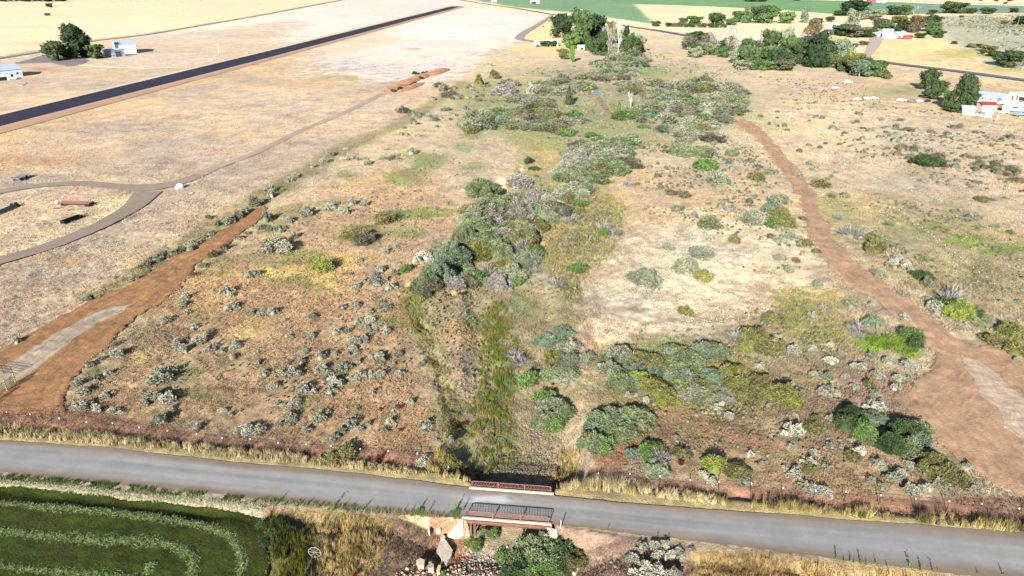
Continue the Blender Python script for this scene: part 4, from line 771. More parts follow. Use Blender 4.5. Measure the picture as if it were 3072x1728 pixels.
# pale low brush that nobody could count: sage hill and old pasture
def brush(P, dens, wr, tone, seed, label, name='low_brush', hr=.5):
    W_ = [flat(*p) for p in P]; p = scatter(W_, dens, seed, True, fade=max(5, 9*W_[0][1]/150)); p = p[fbm(p[:, 0], p[:, 1], 22, 3, seed+20) > .42]
    rgb_ = np.random.default_rng(seed); n = len(p); V0, q0, c0 = shrub('bunch', seed, .4); m = len(V0)
    s = rgb_.uniform(*wr, n)*1.6; a = rgb_.uniform(0, 6.28, n); ca, sa = np.cos(a)[:, None], np.sin(a)[:, None]
    X = (V0[None, :, 0]*ca-V0[None, :, 1]*sa)*s[:, None]+p[:, 0, None]; Y = (V0[None, :, 0]*sa+V0[None, :, 1]*ca)*s[:, None]+p[:, 1, None]
    Z = V0[None, :, 2]*s[:, None]*hr+H(p[:, 0], p[:, 1])[:, None]
    V = np.stack([X, Y, Z], 2).reshape(-1, 3); q = (q0[None]+np.arange(n)[:, None, None]*m).reshape(-1, 4)
    t = rgb_.integers(0, len(tone), n); tc = np.array([al(TONES[k], LK) for k in tone])[t]*rgb_.uniform(.85, 1.15, (n, 1))
    col = (c0[None]*tc[:, None, :]).reshape(-1, 3)
    return tagp(link(name, mesh_np(name, V, q, col, MATS['grass_blades'])), label, 'brush', kind='stuff')
brush([(2770, 52), (3072, 44), (3300, 50), (3300, 300), (3072, 222), (2960, 185), (2850, 150), (2780, 118), (2750, 95)], .05, (1.6, 3.2), ['silver', 'sage', 'sage', 'greygreen', 'dusky'], 31, 'pale sage brush covering the hillside at the upper right')
brush([(1930, 150), (2200, 200), (2300, 262), (2180, 262), (1960, 210)], .06, (1, 2.4), ['silver', 'tan', 'sage', 'greygreen'], 32, 'pale low brush on the rough pasture behind the thicket')
brush([(1560, 175), (1640, 190), (1600, 225), (1540, 205)], .06, (1.2, 2.6), ['silver', 'sage'], 33, 'pale grey brush behind the two round bushes')
brush([(1620, 265), (1780, 270), (1800, 300), (1640, 305)], .09, (1.0, 2.2), ['silver', 'tan', 'sage'], 34, 'pale yellowish brush around the lone dark conifer')
brush([(2450, 360), (3072, 400), (3300, 600), (3000, 620), (2700, 560), (2480, 470)], .13, (.4, 1.3), ['dusky', 'dusky', 'brown', 'sage'], 35, 'small grey scrub dotted over the right hand pasture')
brush([(1880, 420), (2300, 420), (2440, 740), (2300, 900), (1900, 620)], .30, (.3, 1.0), ['dusky', 'dusky', 'olive', 'sage'], 36, 'small scrub dotted over the stony flat right of the creek')
brush([(400, 960), (760, 720), (1000, 620), (1200, 760), (1250, 900), (1300, 1100), (1280, 1340), (700, 1290), (300, 1230), (250, 1130)], .5, (.15, .45), ['sage', 'tan', 'olive', 'dusky'], 37, 'small weeds dotted between the sagebrush left of the creek', 'low_weeds')
brush([(2100, 1050), (2700, 1000), (2760, 1240), (2900, 1420), (2300, 1430), (1980, 1380)], .5, (.2, .6), ['sage', 'olive', 'dusky'], 38, 'small weeds dotted over the flat right of the creek', 'low_weeds')
brush([(1700, 1610), (2050, 1650), (2090, 1760), (1750, 1760)], .5, (.2, .5), ['sage', 'tan', 'dusky'], 39, 'small weeds on the stony ground below the road', 'low_weeds')

# ------------------------------------------------------------------ trees
def tree_parts(kind, seed):
    rg = np.random.default_rng(seed); r_ = random.Random(seed)
    t = MB(); t.bar((0, 0, 0), (.01, .01, .42), .035, 7, .022)
    for k in range(6):
        a = k*1.1+r_.uniform(-.3, .3); z = r_.uniform(.2, .42); e = (math.cos(a)*r_.uniform(.14, .3), math.sin(a)*r_.uniform(.14, .3), z+r_.uniform(.2, .38)); t.bar((0, 0, z), e, .016, 5, .005)
    V = []; C = []
    if kind == 'cone': lobes = [(0, 0, .12+.82*i/10, .36*(1-i/10.5)+.03) for i in range(11)]
    elif kind == 'tall': lobes = [(r_.gauss(0, .13), r_.gauss(0, .13), r_.uniform(.12, .92), r_.uniform(.18, .28)) for i in range(26)]
    else: lobes = [(math.cos(a)*d, math.sin(a)*d, z, r) for a, d, z, r in [(r_.uniform(0, 6.28), .36*math.sqrt(r_.random()), r_.uniform(.14, .82), r_.uniform(.15, .25)) for i in range(24)]]
    for (x, y, z, r) in lobes:
        if kind == 'round':
            z = min(z, .98-r*.8-(math.hypot(x, y)/.42)**2*.28)
        n = 62; D = rnd_dir(rg, n, .15); Cn = np.array([x, y, z])+D*np.array([r, r, r*(.75 if kind != 'cone' else .42)])*rg.uniform(.7, 1.05, n)[:, None]
        U = rnd_dir(rg, n, .1); W_ = np.cross(U, rnd_dir(rg, n)); W_ /= np.linalg.norm(W_, axis=1)[:, None]+1e-6
        s = rg.uniform(.018, .042, n)[:, None]; V.append(cards(Cn, U*s, W_*s*.8)); C.append(np.repeat(r_.uniform(.75, 1.25)*rg.uniform(.75, 1.25, n), 4))
        # solid heart of each clump
        k = len(D)
    V = np.concatenate(V); c = np.concatenate(C); q = np.arange(len(V)).reshape(-1, 4); col = np.stack([c, c, c*.96], 1)
    vs = []; fs = []; n0 = len(V)
    for (x, y, z, r) in lobes:
        if kind == 'round': z = min(z, .98-r*.8-(math.hypot(x, y)/.42)**2*.28)
        b = len(vs); nu = 7
        for j, (rr, zz) in enumerate(((.35, -.62), (.72, -.1), (.66, .3), (.25, .62))):
            for i in range(nu): a = 2*PI*i/nu+j*.4; vs.append((x+rr*r*.9*math.cos(a), y+rr*r*.9*math.sin(a), z+zz*r*(.9 if kind != 'cone' else .5)))
        for j in range(3):
            for i in range(nu): fs.append((n0+b+j*nu+i, n0+b+j*nu+(i+1) % nu, n0+b+(j+1)*nu+(i+1) % nu, n0+b+(j+1)*nu+i))
    V = np.concatenate([V, np.array(vs)]); q = np.concatenate([q, np.array(fs)]); col = np.concatenate([col, np.full((len(vs), 3), .8)])
    return t, V, q, col
def bare_parts(seed):
    r_ = random.Random(seed); tr = MB(); br = MB()
    tr.bar((0, 0, 0), (.015, 0, .38), .032, 7, .022)
    def grow(p, d, l, r, k):
        if k == 0: return
        for i in range(3 if k > 2 else 4):
            dd = Vector(d)+Vector((r_.uniform(-.75, .75), r_.uniform(-.75, .75), r_.uniform(-.15, .5))); dd.normalize(); e = Vector(p)+dd*l*r_.uniform(.7, 1.15)
            br.bar(p, e, r, 4, r*.5); grow(e, dd, l*.72, r*.55, k-1)
    grow((.015, 0, .36), (0, 0, 1), .24, .020, 4); grow((.01, 0, .22), (.3, .2, 1), .18, .014, 3)
    return tr, br
_tr = {}
def bark(): return mat('bark', al((150, 135, 118)), .9, var=.25, scale=9, bump=.4)
def tree(px, py, hpx, wpx, kind='round', tone='willow', name='tree', cat='tree'):
    x, y, z = at(px, py); s = mpp(x, y, z); h = hpx*s/max(.35, math.cos(math.atan2(CH, y))); w = wpx*s*(1.28 if kind in ('round', 'tall') else 1.1); h *= 1.08; h = max(h, w*.5)
    var = random.randrange(3); key = (kind, tone, var)
    if key not in _tr:
        root = empty('tree'); 
        if kind == 'bare':
            t, b = bare_parts(50+var); m = mat('bleached_wood', al((214, 200, 190), .6), .8, var=.1) if tone == 'bone' else mat('grey_wood', al((176, 164, 160), .55), .8, var=.12)
            t.build('trunk', m, root); b.build('branches', m, root)
        else:
            kk = (kind, None, var)
            if kk not in _tr: _tr[kk] = tree_parts(kind, 30+var*3+len(kind))
            t, V, q, c = _tr[kk]; t.build('trunk', bark(), root)
            link('crown', mesh_np('crown', V, q, c, leafmat('foliage_'+tone, al(TONES[tone], LK), .16)), root)
        _tr[key] = root; o = root; o.location = (x, y, z-.1); o.rotation_euler = (0, 0, random.uniform(0, 6)); o.scale = (w, w, h); o.name = name
    else:
        o = tree_copy(_tr[key], (x, y, z-.1), random.uniform(0, 6), (w, w, h)); o.name = name
    o['category'] = cat; PL.append((o, px, py, name, tone, w)); return o
C_ = 'conifer_tree'; B_ = 'bare_tree'
for a in [(1685,115,69,64,'round','deep'),(1745,140,96,66,'tall','leaf'),(1782,135,95,64,'round','deep'),(1715,145,46,40,'round','bright'),(1716,186,42,18,'tall','bright'),(1690,178,33,35,'round','olive'),(1790,160,42,50,'round','dark'),(1815,160,52,40,'round','dark'),(1634,139,14,30,'round','dark'),(1658,139,18,22,'round','dark'),
    (1872,148,60,26,'tall','deep'),(1880,170,46,30,'round','dark'),(1920,156,45,36,'round','greygreen'),(1770,152,40,30,'round','dark'),(1838,110,44,30,'round','olive'),(1900,172,26,30,'round','leaf'),(1845,160,40,26,'round','leaf'),
    (2215,67,36,40,'round','leaf'),(2275,69,54,50,'round','dark'),(2312,69,50,45,'round','leaf'),(2296,70,30,34,'round','bright'),(2360,70,36,40,'round','bright'),(2413,68,39,22,'tall','blue'),(2447,65,11,12,'round','dark'),(2462,65,11,12,'round','dark'),(2492,65,12,26,'round','dark'),(2240,69,40,30,'tall','leaf'),
    (2144,74,34,50,'round','dark'),(2049,72,20,26,'round','leaf'),(2082,73,20,44,'round','leaf'),(1967,79,17,24,'round','dark'),(2190,76,20,34,'round','leaf'),
    (2005,80,13,20,'round','dark'),(2022,80,12,18,'round','dusky'),(2040,81,14,20,'round','dusky'),(2058,82,12,18,'round','leaf'),(2075,82,15,22,'round','dark'),(2095,82,12,20,'round','dusky'),(2112,83,14,20,'round','dusky'),(2132,83,13,18,'round','dark'),(2150,83,14,20,'round','leaf'),(2170,83,12,20,'round','dusky'),
    (2245,194,82,52,'round','dark'),(2304,186,98,62,'round','dark'),(2342,180,98,56,'round','greygreen'),(2366,186,76,52,'round','leaf'),(2409,186,72,54,'round','deep'),(2441,202,90,66,'tall','deep'),(2464,190,60,50,'round','dark'),(2440,120,54,44,'tall','brown'),
    (2520,190,60,50,'tall','blue'),(2556,211,58,50,'round','yellow'),(2577,231,52,54,'round','blue'),(2614,229,46,58,'round','leaf'),(2638,212,30,34,'round','dark'),(2536,215,44,40,'round','dark'),(2659,237,16,26,'round','olive'),(2589,136,14,22,'round','brown'),(2500,200,28,30,'round','olive'),(2566,142,10,20,'round','dusky'),
    (2260,208,16,50,'round','leaf'),(2300,210,20,50,'round','bright'),(2349,212,18,56,'round','dusky'),(2227,208,20,46,'round','greygreen'),(2088,138,42,60,'round','dark'),(2120,140,40,40,'round','dusky'),(2170,172,36,36,'round','leaf'),(2205,190,40,40,'round','greygreen'),(2190,160,50,40,'round','greygreen'),
    (2560,48,34,76,'round','deep'),(2551,98,58,42,'tall','greygreen'),(2530,106,32,40,'round','dark'),(2540,108,26,60,'round','dark'),(2572,113,18,60,'round','dusky'),(2597,113,15,50,'round','dark'),(2501,105,26,18,'tall','leaf'),(2520,48,14,30,'round','dark'),(2595,50,14,36,'round','dark'),
    (2680,46,30,44,'round','dark'),(2712,45,28,44,'round','leaf'),(2796,44,16,26,'round','dark'),(2745,98,54,40,'round','brown'),(2720,88,26,34,'round','deep'),(2782,95,30,54,'round','leaf'),(2792,78,15,52,'round','dark'),(2817,113,22,32,'round','dark'),(2760,114,9,28,'round','dark'),(2640,84,16,50,'round','dusky'),(2700,70,22,40,'round','olive'),(2665,88,20,36,'round','leaf'),(2800,104,20,40,'round','leaf'),(2620,58,14,50,'round','greygreen'),(2580,60,14,40,'round','greygreen'),
    (2960,156,20,36,'round','olive'),(2976,170,16,34,'round','dark'),(2935,142,10,20,'round','dark'),(2915,143,10,24,'round','olive'),(2862,132,9,16,'round','dark'),(2946,162,9,16,'round','dark'),(3030,200,36,80,'round','dark'),(3064,76,15,44,'round','deep'),(3013,73,11,20,'round','olive'),(2885,53,6,12,'round','brown'),(2860,40,6,60,'round','dark'),(2910,41,8,30,'round','dark'),(2960,42,6,34,'round','dark'),(3040,38,6,24,'round','dark'),
    (149,22,13,18,'round','dark'),(143,47,5,14,'round','brown'),(2250,5,10,30,'round','deep'),(2280,5,10,30,'round','deep'),(2390,2,6,20,'round','deep'),(2940,3,6,14,'round','dark'),(2990,4,6,14,'round','dark'),(3030,4,6,14,'round','dark'),(3016,12,7,9,'round','brown'),
    (176,181,56,62,'round','dark'),(232,176,86,56,'tall','deep'),(262,172,72,34,'tall','deep'),(292,175,44,46,'round','dark'),(206,178,36,30,'round','dark')]: tree(*a)
_r2 = random.Random(4)
for i in range(34):
    q_ = _r2.random(); tree(2226+q_*256+_r2.uniform(-8, 8), 182+_r2.uniform(-6, 20), _r2.uniform(40, 74), _r2.uniform(40, 58), 'round', _r2.choice(['dark', 'deep', 'dark', 'deep', 'leaf', 'leaf']))
for i in range(12): tree(2495+i*12+_r2.uniform(-5, 5), 200+i*2.4+_r2.uniform(-4, 6), _r2.uniform(30, 50), _r2.uniform(34, 50), 'round', _r2.choice(['dark', 'leaf', 'dark', 'olive', 'leaf']))
for i in range(14): tree(1770+_r2.random()*150, 150+_r2.uniform(-8, 20), _r2.uniform(30, 56), _r2.uniform(26, 42), _r2.choice(['round', 'tall']), _r2.choice(['dark', 'willow', 'greygreen', 'deep']))
for i in range(12): tree(2060+_r2.random()*130, 140+_r2.random()*36, _r2.uniform(24, 44), _r2.uniform(30, 46), 'round', _r2.choice(['dark', 'dusky', 'greygreen', 'willow']))
for i in range(11): tree(-30+i*22, 3+(i % 3), 7, 24, 'round', 'deep')
for a in [(2781,269,60,50),(2817,288,50,38),(2845,326,60,38),(2882,332,92,52),(2912,320,44,36),(2860,336,20,46),(2790,296,30,40)]: tree(*a[:4], 'round' if a[2] < 61 else 'tall', 'dark', 'juniper_tree', 'juniper')
for a in [(1706,314,52,40,'cone','dark'),(1855,356,50,30,'cone','bright'),(2623,99,32,30,'cone','dark'),(2690,108,48,38,'cone','deep'),(2495,182,46,22,'cone','brown'),(1855,252,18,14,'cone','dark'),(1900,268,16,14,'cone','dark')]: tree(*a, C_, 'conifer')
for a in [(1853,171,96,44,'bone'),(1833,168,100,40,'grey'),(1812,146,62,36,'grey'),(1826,170,80,30,'grey'),(2207,187,106,46,'grey'),(2180,170,90,40,'grey'),(2264,195,88,44,'bone'),(2150,166,62,50,'grey'),(2130,150,50,40,'grey'),(1584,299,50,36,'bone'),(1891,326,50,28,'bone'),(2740,46,26,44,'grey'),(2728,44,24,30,'grey'),(1862,100,40,24,'bone'),(2410,150,50,44,'grey')]: tree(a[0], a[1], a[2], a[3], 'bare', a[4], B_, 'bare tree')
for px, py, w in ((1480, 231, 36), (1436, 256, 36)): plant(px, py, w, 'round', 'olive', .85, 'round_bush', 'bush')
strawpoly([(785, 1545), (850, 1540), (885, 1590), (870, 1680), (800, 1690)], 16, .95, 49, 'dark green standing weeds at the corner of the hay field', (74, 100, 44), (120, 122, 56), .3, 9, .07, name='tall_weeds', k=.6)
# roadside weeds that stand up singly
def weed(px, py, h):
    global stalk
    x, y, z = at(px, py)
    k = random.randrange(3)
    if ('st', k) not in _sm:
        me = stalk_mesh(k); me.materials.append(leafmat('foliage_bright', al(TONES['bright'], LK), .16)); _sm[('st', k)] = me
    o = link('roadside_weed', _sm[('st', k)], loc=(x, y, z)); o.scale = (h*1.1, h*1.1, h); o.rotation_euler = (0, 0, random.uniform(0, 6)); o['category'] = 'weed'; PL.append((o, px, py, 'roadside_weed', 'bright', h)); return o
for u, v, h in ((250,690,1.0),(450,730,.7),(520,740,.9),(660,745,.5),(800,745,1.4),(880,760,.9),(985,745,.5),(1105,760,1.0),(1190,800,.5),(1270,810,.6),(1340,820,.6),(1425,830,.5),(1490,800,.7),(1570,800,.8),(1650,790,1.3),(1740,800,1.0),(2020,790,1.5),(2090,790,1.1)): weed(*T(1, 3, u, v), h)
for u, v, h in ((960,1000,.7),(1460,1080,.8)): weed(*T(2, 3, u, v), h)
for u, v, h in ((690,1290,1.2),(765,1310,.7),(830,1320,1.0),(865,1325,.5),(930,1330,1.2),(990,1340,.6),(1090,1340,.8),(1200,1360,.6),(1430,1360,1.3),(1540,1400,1.2),(1660,1410,1.1),(1710,1400,.5),(2110,1430,.7),(2360,1440,.9)): weed(*T(3, 3, u, v), h)

brush([(1420, 840), (1520, 820), (1570, 900), (1560, 1100), (1570, 1300), (1540, 1400), (1370, 1400), (1310, 1300), (1290, 1100), (1200, 950), (1200, 850), (1300, 860)], 1.1, (.14, .5), ['olive', 'dusky', 'willow', 'tan', 'greygreen', 'willow', 'tan'], 41, 'low weeds and clumps covering the creek gully', 'gully_weeds', .6)
brush([(1600, 560), (1800, 540), (1900, 620), (1850, 760), (1750, 880), (1730, 980), (1690, 960), (1620, 820), (1540, 860)], .9, (.3, 1.0), ['olive', 'dusky', 'greygreen', 'tan', 'dusky'], 42, 'low weeds on the slope between the thicket and the mound', 'gully_weeds', .5)
brush([(1880, 1000), (2400, 880), (2620, 980), (2400, 1240), (2000, 1360), (1780, 1300), (1760, 1120)], .7, (.25, .8), ['olive', 'dusky', 'tan', 'greygreen', 'yellow'], 43, 'low weeds among the shrubs right of the creek', 'low_weeds', .5)
brush([(2450, 600), (2700, 580), (3072, 700), (3300, 950), (2950, 960), (2620, 800)], .35, (.3, 1.0), ['olive', 'dusky', 'tan', 'greygreen'], 44, 'low weeds over the green part of the right hand pasture', 'low_weeds', .4)
brush([(1380, 270), (1560, 210), (1740, 190), (2000, 190), (2260, 280), (2240, 380), (1950, 430), (1880, 500), (1700, 600), (1560, 560), (1600, 450), (1400, 380)], .08, (.6, 2.0), ['olive', 'dusky', 'greygreen', 'tan', 'sage'], 45, 'low growth between the bushes of the upper thicket', 'low_brush', .4)

brush([(2280, 235), (2500, 225), (2700, 300), (3072, 370), (3200, 420), (2700, 350), (2400, 340), (2280, 290)], .10, (.4, 1.3), ['dusky', 'sage', 'dusky', 'brown'], 46, 'small grey scrub dotted below the far grove', 'low_scrub', .45)
brush([(1880, 140), (2180, 195), (2280, 262), (2160, 262), (1930, 210)], .12, (.5, 1.3), ['dusky', 'silver', 'dusky', 'tan'], 47, 'mottled low brush on the pasture between thicket and grove', 'low_brush', .45)
brush([(1000, 640), (1150, 480), (1300, 420), (1440, 440), (1440, 560), (1250, 780), (1000, 800)], .12, (.25, .8), ['dusky', 'sage', 'olive', 'tan'], 48, 'small weeds dotted over the slope left of the thicket', 'low_weeds', .45)

brush([(1560, 820), (1740, 800), (1745, 950), (1660, 1150), (1680, 1350), (1550, 1340)], 1.2, (.14, .5), ['olive', 'dusky', 'tan', 'greygreen', 'tan'], 50, 'low weeds and tufts along the right side of the creek gully', 'gully_weeds', .6)

for i_, P_ in enumerate(([(0, 1010), (110, 962), (212, 905), (328, 855), (330, 895), (212, 945), (110, 1004), (0, 1060)], [(420, 940), (560, 830), (600, 800), (660, 740), (690, 760), (600, 860), (520, 930), (330, 1060), (250, 1130), (205, 1210), (180, 1190), (230, 1100), (310, 1028)], [(2400, 520), (2460, 600), (2500, 700), (2560, 770), (2680, 865), (2840, 980), (2840, 1010), (2700, 925), (2540, 800), (2470, 720), (2420, 600)], [(2300, 470), (2380, 560), (2405, 660), (2450, 770), (2600, 900), (2740, 1010), (2790, 1080), (2740, 1180), (2700, 1190), (2720, 1080), (2560, 900), (2430, 770), (2380, 620)])):
    brush(P_, 1.3, (.1, .32), ['tan', 'olive', 'dusky', 'sage'], 60+i_, ('weeds straggling along the upper edge of the orange dirt strip', 'weeds straggling along the lower edge of the orange dirt strip', 'weeds straggling along the right edge of the dirt track', 'weeds straggling along the left edge of the dirt track')[i_], 'edge_weeds', .6)

brush([(1480, 1300), (1640, 1300), (1650, 1400), (1630, 1430), (1470, 1430)], 1.6, (.14, .42), ['olive', 'willow', 'greygreen', 'tan', 'dusky'], 71, 'weeds growing through the stones just above the bridge', 'gully_weeds', .7)
# ================================================================== BRIDGE
def W3(p): return Vector((p[0], p[1], 0))
FL, FR, BL, BR = [W3(flat(*p)) for p in ((1391, 1557), (1648, 1573), (1416, 1464), (1655, 1485))]
bc = (FL+FR+BL+BR)/4; ax = ((FR-FL)+(BR-BL)).normalized(); ay = Vector((-ax.y, ax.x, 0)); BLN = ((FR-FL).length+(BR-BL).length)/4
by0 = (((FL+FR)/2-bc).dot(ay)); by1 = ((BL+BR)/2-bc).dot(ay); brz = math.atan2(ax.y, ax.x)
rust = mat('rust_red_steel', al((150, 104, 94)), .8, var=.3, scale=5); rust2 = mat('rusty_girder', al((132, 94, 76)), .85, var=.35, scale=4)
conc = mat('pale_concrete', al((226, 208, 180)), .9, var=.14, scale=3, bump=.3); conc2 = mat('grey_concrete', al((190, 178, 160)), .9, var=.18, scale=3, bump=.3)
timb = mat('timber_pile', al((120, 94, 76)), .9, var=.25, scale=6)
br = empty('bridge', (bc.x, bc.y, 0), brz, label='short one lane road bridge with rust red lattice railings over the creek', cat='bridge')
L2 = BLN
MB().box((0, (by0+by1)/2, -.16), (2*L2+.6, by1-by0, .28)).build('deck', conc2, br)
for s, yy in ((-1, by0), (1, by1)):
    bevel(MB().box((0, yy, .13), (2*L2+.5, .30, .24)).build('curb', conc, br), .03)
    MB().box((0, yy+s*.05, -.34), (2*L2+.3, .10, .46)).box((0, yy+s*.05, -.585), (2*L2+.3, .32, .03)).box((0, yy+s*.05, -.09), (2*L2+.3, .30, .03)).build('girder', rust2, br)
for k in range(3): MB().box((0, by0+(k+1)*(by1-by0)/4, -.55), (2*L2+.2, .14, .5)).build('girder', rust2, br)
for s, yy in ((-1, by0), (1, by1)):
    rl = MB(); hR = 1.02; r = .035; x0, x1 = -L2+.1, L2-.1
    pts = [(x0, yy, .22), (x0, yy, .22+hR-.22), (x0+.07, yy, .22+hR-.07), (x0+.24, yy, .22+hR), (x1-.24, yy, .22+hR), (x1-.07, yy, .22+hR-.07), (x1, yy, .22+hR-.22), (x1, yy, .22)]
    for a, b in zip(pts[:-1], pts[1:]): rl.bar(a, b, r+.012)
    rl.bar((x0, yy, .22+.38), (x1, yy, .22+.38), r)
    rail = rl.build('railing', rust, br)
    lt = MB(); n = 30; dx = (x1-x0)/n; zb, zt = .22+.40, .22+hR-.03
    for i in range(n):
        a = x0+i*dx; lt.bar((a, yy-.012, zb), (a+dx, yy-.012, zt), .024, 4); lt.bar((a, yy+.012, zt), (a+dx, yy+.012, zb), .024, 4)
    lt.build('lattice', rust, rail)
    for f in (1/3, 2/3): MB().box((x0+(x1-x0)*f, yy+s*.05, .22+hR/2-.1), (.12, .09, hR+.2)).build('post', rust, rail)
for sx in (-1, 1):
    bevel(MB().box((sx*(L2+.02), (by0+by1)/2, -1.9), (.55, by1-by0+.3, 3.1)).build('abutment', conc, br), .03)
# wing walls: sloping concrete triangles, and the piles in front of them
w_ = MB(); w_.add([(-L2-.1, by0-.15, -.25), (-L2-.1, by0-.45, -.25), (-L2-.1, by0-.15, -3.3), (-L2-.1, by0-.45, -3.3), (-L2-2.3, by0-.55, -2.4), (-L2-2.3, by0-.95, -2.4), (-L2-1.9, by0-.55, -3.3), (-L2-1.9, by0-.95, -3.3), (-L2-.6, by0-.2, -.3), (-L2-.6, by0-.5, -.3)],
    [(0, 8, 4, 6, 2), (1, 3, 7, 5, 9), (0, 1, 9, 8), (8, 9, 5, 4), (4, 5, 7, 6), (0, 2, 3, 1), (2, 6, 7, 3)]); w_.build('wing_wall', conc, br)
w_ = MB(); w_.add([(L2+.1, by0-.15, -.25), (L2+.1, by0-.5, -.25), (L2+.1, by0-.15, -3.2), (L2+.1, by0-.5, -3.2), (L2+1.0, by0-.3, -.4), (L2+1.0, by0-.7, -.5), (L2+1.1, by0-.3, -3.2), (L2+1.1, by0-.7, -3.2)],
    [(0, 4, 6, 2), (1, 3, 7, 5), (0, 1, 5, 4), (4, 5, 7, 6), (0, 2, 3, 1), (2, 6, 7, 3)]); w_.build('wing_wall', conc, br)
for i, x in enumerate((-L2+.75, -L2+1.2)): MB().box((x, by0+.12, -1.95), (.26, .24, 2.5), rz=.1*i).build('pile', timb, br)
# fallen slabs and stones
def slab(name, pts, h, m, label, cat, z=None, tilt=(0, 0)):
    P = [flat(*p) for p in pts]; cx = sum(p[0] for p in P)/len(P); cy = sum(p[1] for p in P)/len(P); ax_, ay_, zz = at(sum(p[0] for p in pts)/len(pts), sum(p[1] for p in pts)/len(pts)); sc_ = (CH-zz)/CH; cx *= sc_; cy *= sc_; zz += .28; P = [(p[0]*sc_-cx, p[1]*sc_-cy) for p in P]
    o = MB().prism(P, -.3, h).build(name, m, None, (cx, cy, zz)); o.rotation_euler = (tilt[0], tilt[1], 0); bevel(o, .025, 1); return tagp(o, label, cat)
slab('concrete_slab', [(1311, 1664), (1322, 1638), (1338, 1634), (1360, 1664), (1355, 1680), (1340, 1701), (1330, 1696)], .5, conc2, 'large flat slab of broken concrete lying on the rubble below the bridge', 'concrete slab', tilt=(.16, -.05))
slab('concrete_block', [(1308, 1600), (1312, 1589), (1320, 1590), (1324, 1600), (1318, 1604)], .4, conc, 'pale concrete lump next above the slab, left of the wing wall', 'concrete block')
slab('concrete_block', [(1322, 1624), (1331, 1616), (1337, 1622), (1335, 1629), (1326, 1631)], .4, conc, 'small pale concrete block touching the top corner of the slab', 'concrete block')
slab('concrete_block', [(1284, 1600), (1286, 1594), (1289, 1597), (1291, 1606), (1288, 1608)], .3, mat('white_stone', al((246, 240, 230)), .9), 'upright white stone standing alone on the bare soil', 'stone')
slab('concrete_block', [(1283, 1712), (1290, 1700), (1303, 1704), (1302, 1715), (1290, 1718)], .4, conc2, 'square concrete block at the foot of the slab', 'concrete block')
slab('concrete_block', [(1310, 1722), (1316, 1706), (1324, 1710), (1320, 1728), (1312, 1732)], .4, conc, 'narrow pale block at the bottom edge right of the rubble', 'concrete block')
slab('concrete_block', [(1250, 1692), (1262, 1686), (1276, 1692), (1272, 1708), (1256, 1712)], .35, conc, 'broad pinkish slab half buried in the left of the rubble', 'concrete slab')
slab('concrete_block', [(1664, 1716), (1672, 1710), (1690, 1722), (1684, 1735)], .3, conc, 'pale broken slab under the big green bush at the bottom edge', 'concrete slab')
slab('concrete_block', [(1716, 1728), (1730, 1710), (1738, 1714), (1726, 1732)], .3, conc, 'pale strip of concrete at the bottom edge right of the bush', 'concrete slab')
def rock_np(seed):
    rg = np.random.default_rng(seed); t = (1+5**.5)/2
    V = np.array([(-1, t, 0), (1, t, 0), (-1, -t, 0), (1, -t, 0), (0, -1, t), (0, 1, t), (0, -1, -t), (0, 1, -t), (t, 0, -1), (t, 0, 1), (-t, 0, -1), (-t, 0, 1)])/1.9/2
    Fc = np.array([(0, 11, 5), (0, 5, 1), (0, 1, 7), (0, 7, 10), (0, 10, 11), (1, 5, 9), (5, 11, 4), (11, 10, 2), (10, 7, 6), (7, 1, 8), (3, 9, 4), (3, 4, 2), (3, 2, 6), (3, 6, 8), (3, 8, 9), (4, 9, 5), (2, 4, 11), (6, 2, 10), (8, 6, 7), (9, 8, 1)])
    return V*rg.uniform(.65, 1.25, (12, 1))*np.array([1, rg.uniform(.6, .9), rg.uniform(.45, .75)]), Fc
def cobbles(P, dens, wr, tones, seed, label, name='cobbles'):
    p = scatter(P, dens, seed); rg = np.random.default_rng(seed); q, _ = pd_poly(p[:, 0], p[:, 1], RC); n = len(p)
    Vs = []; Fs = []; Cs = []; z = H(p[:, 0], p[:, 1])
    var = [rock_np(s) for s in range(8)]; k = rg.integers(0, 8, n); s = rg.uniform(0, 1, n)**2.2*(wr[1]-wr[0])+wr[0]; a = rg.uniform(0, 6.28, n)
    tn = np.array([al(t) for t in tones])[rg.integers(0, len(tones), n)]*rg.uniform(.8, 1.15, (n, 1))
    for i in range(n):
        V, Fc = var[k[i]]; c_, s_ = math.cos(a[i]), math.sin(a[i])
        X = np.stack([(V[:, 0]*c_-V[:, 1]*s_)*s[i]+p[i, 0], (V[:, 0]*s_+V[:, 1]*c_)*s[i]+p[i, 1], V[:, 2]*s[i]+z[i]+.05*s[i]], 1)
        Vs.append(X); Fs.append(Fc+12*i); Cs.append(np.repeat(tn[i:i+1], 12, 0))
    return tagp(link(name, mesh_np(name, np.concatenate(Vs), np.concatenate(Fs), np.concatenate(Cs), MATS['grass_blades'])), label, 'stones', kind='stuff')
ST = [(216, 192, 170), (196, 180, 168), (226, 206, 182), (180, 152, 134), (206, 196, 188)]; RS = [(222, 176, 150), (210, 156, 128), (230, 196, 172), (190, 140, 116), (236, 214, 196)]
cobbles([(1340, 1650), (1400, 1600), (1560, 1585), (1650, 1590), (1600, 1640), (1560, 1728), (1500, 1800), (1340, 1800)], 13, (.12, .5), ST, 1, 'grey and tan cobbles of the dry creek bed below the bridge')
cobbles([(1190, 1700), (1240, 1660), (1290, 1632), (1330, 1640), (1350, 1700), (1340, 1800), (1150, 1800)], 12, (.15, .62), RS, 2, 'reddish broken rubble heaped left of the creek bed', 'rubble')
cobbles([(1330, 1612), (1400, 1604), (1420, 1622), (1360, 1650), (1335, 1640)], 14, (.1, .4), [(170, 104, 78), (190, 124, 94), (150, 96, 74)], 3, 'red brown rock fill under the wing wall', 'rubble')
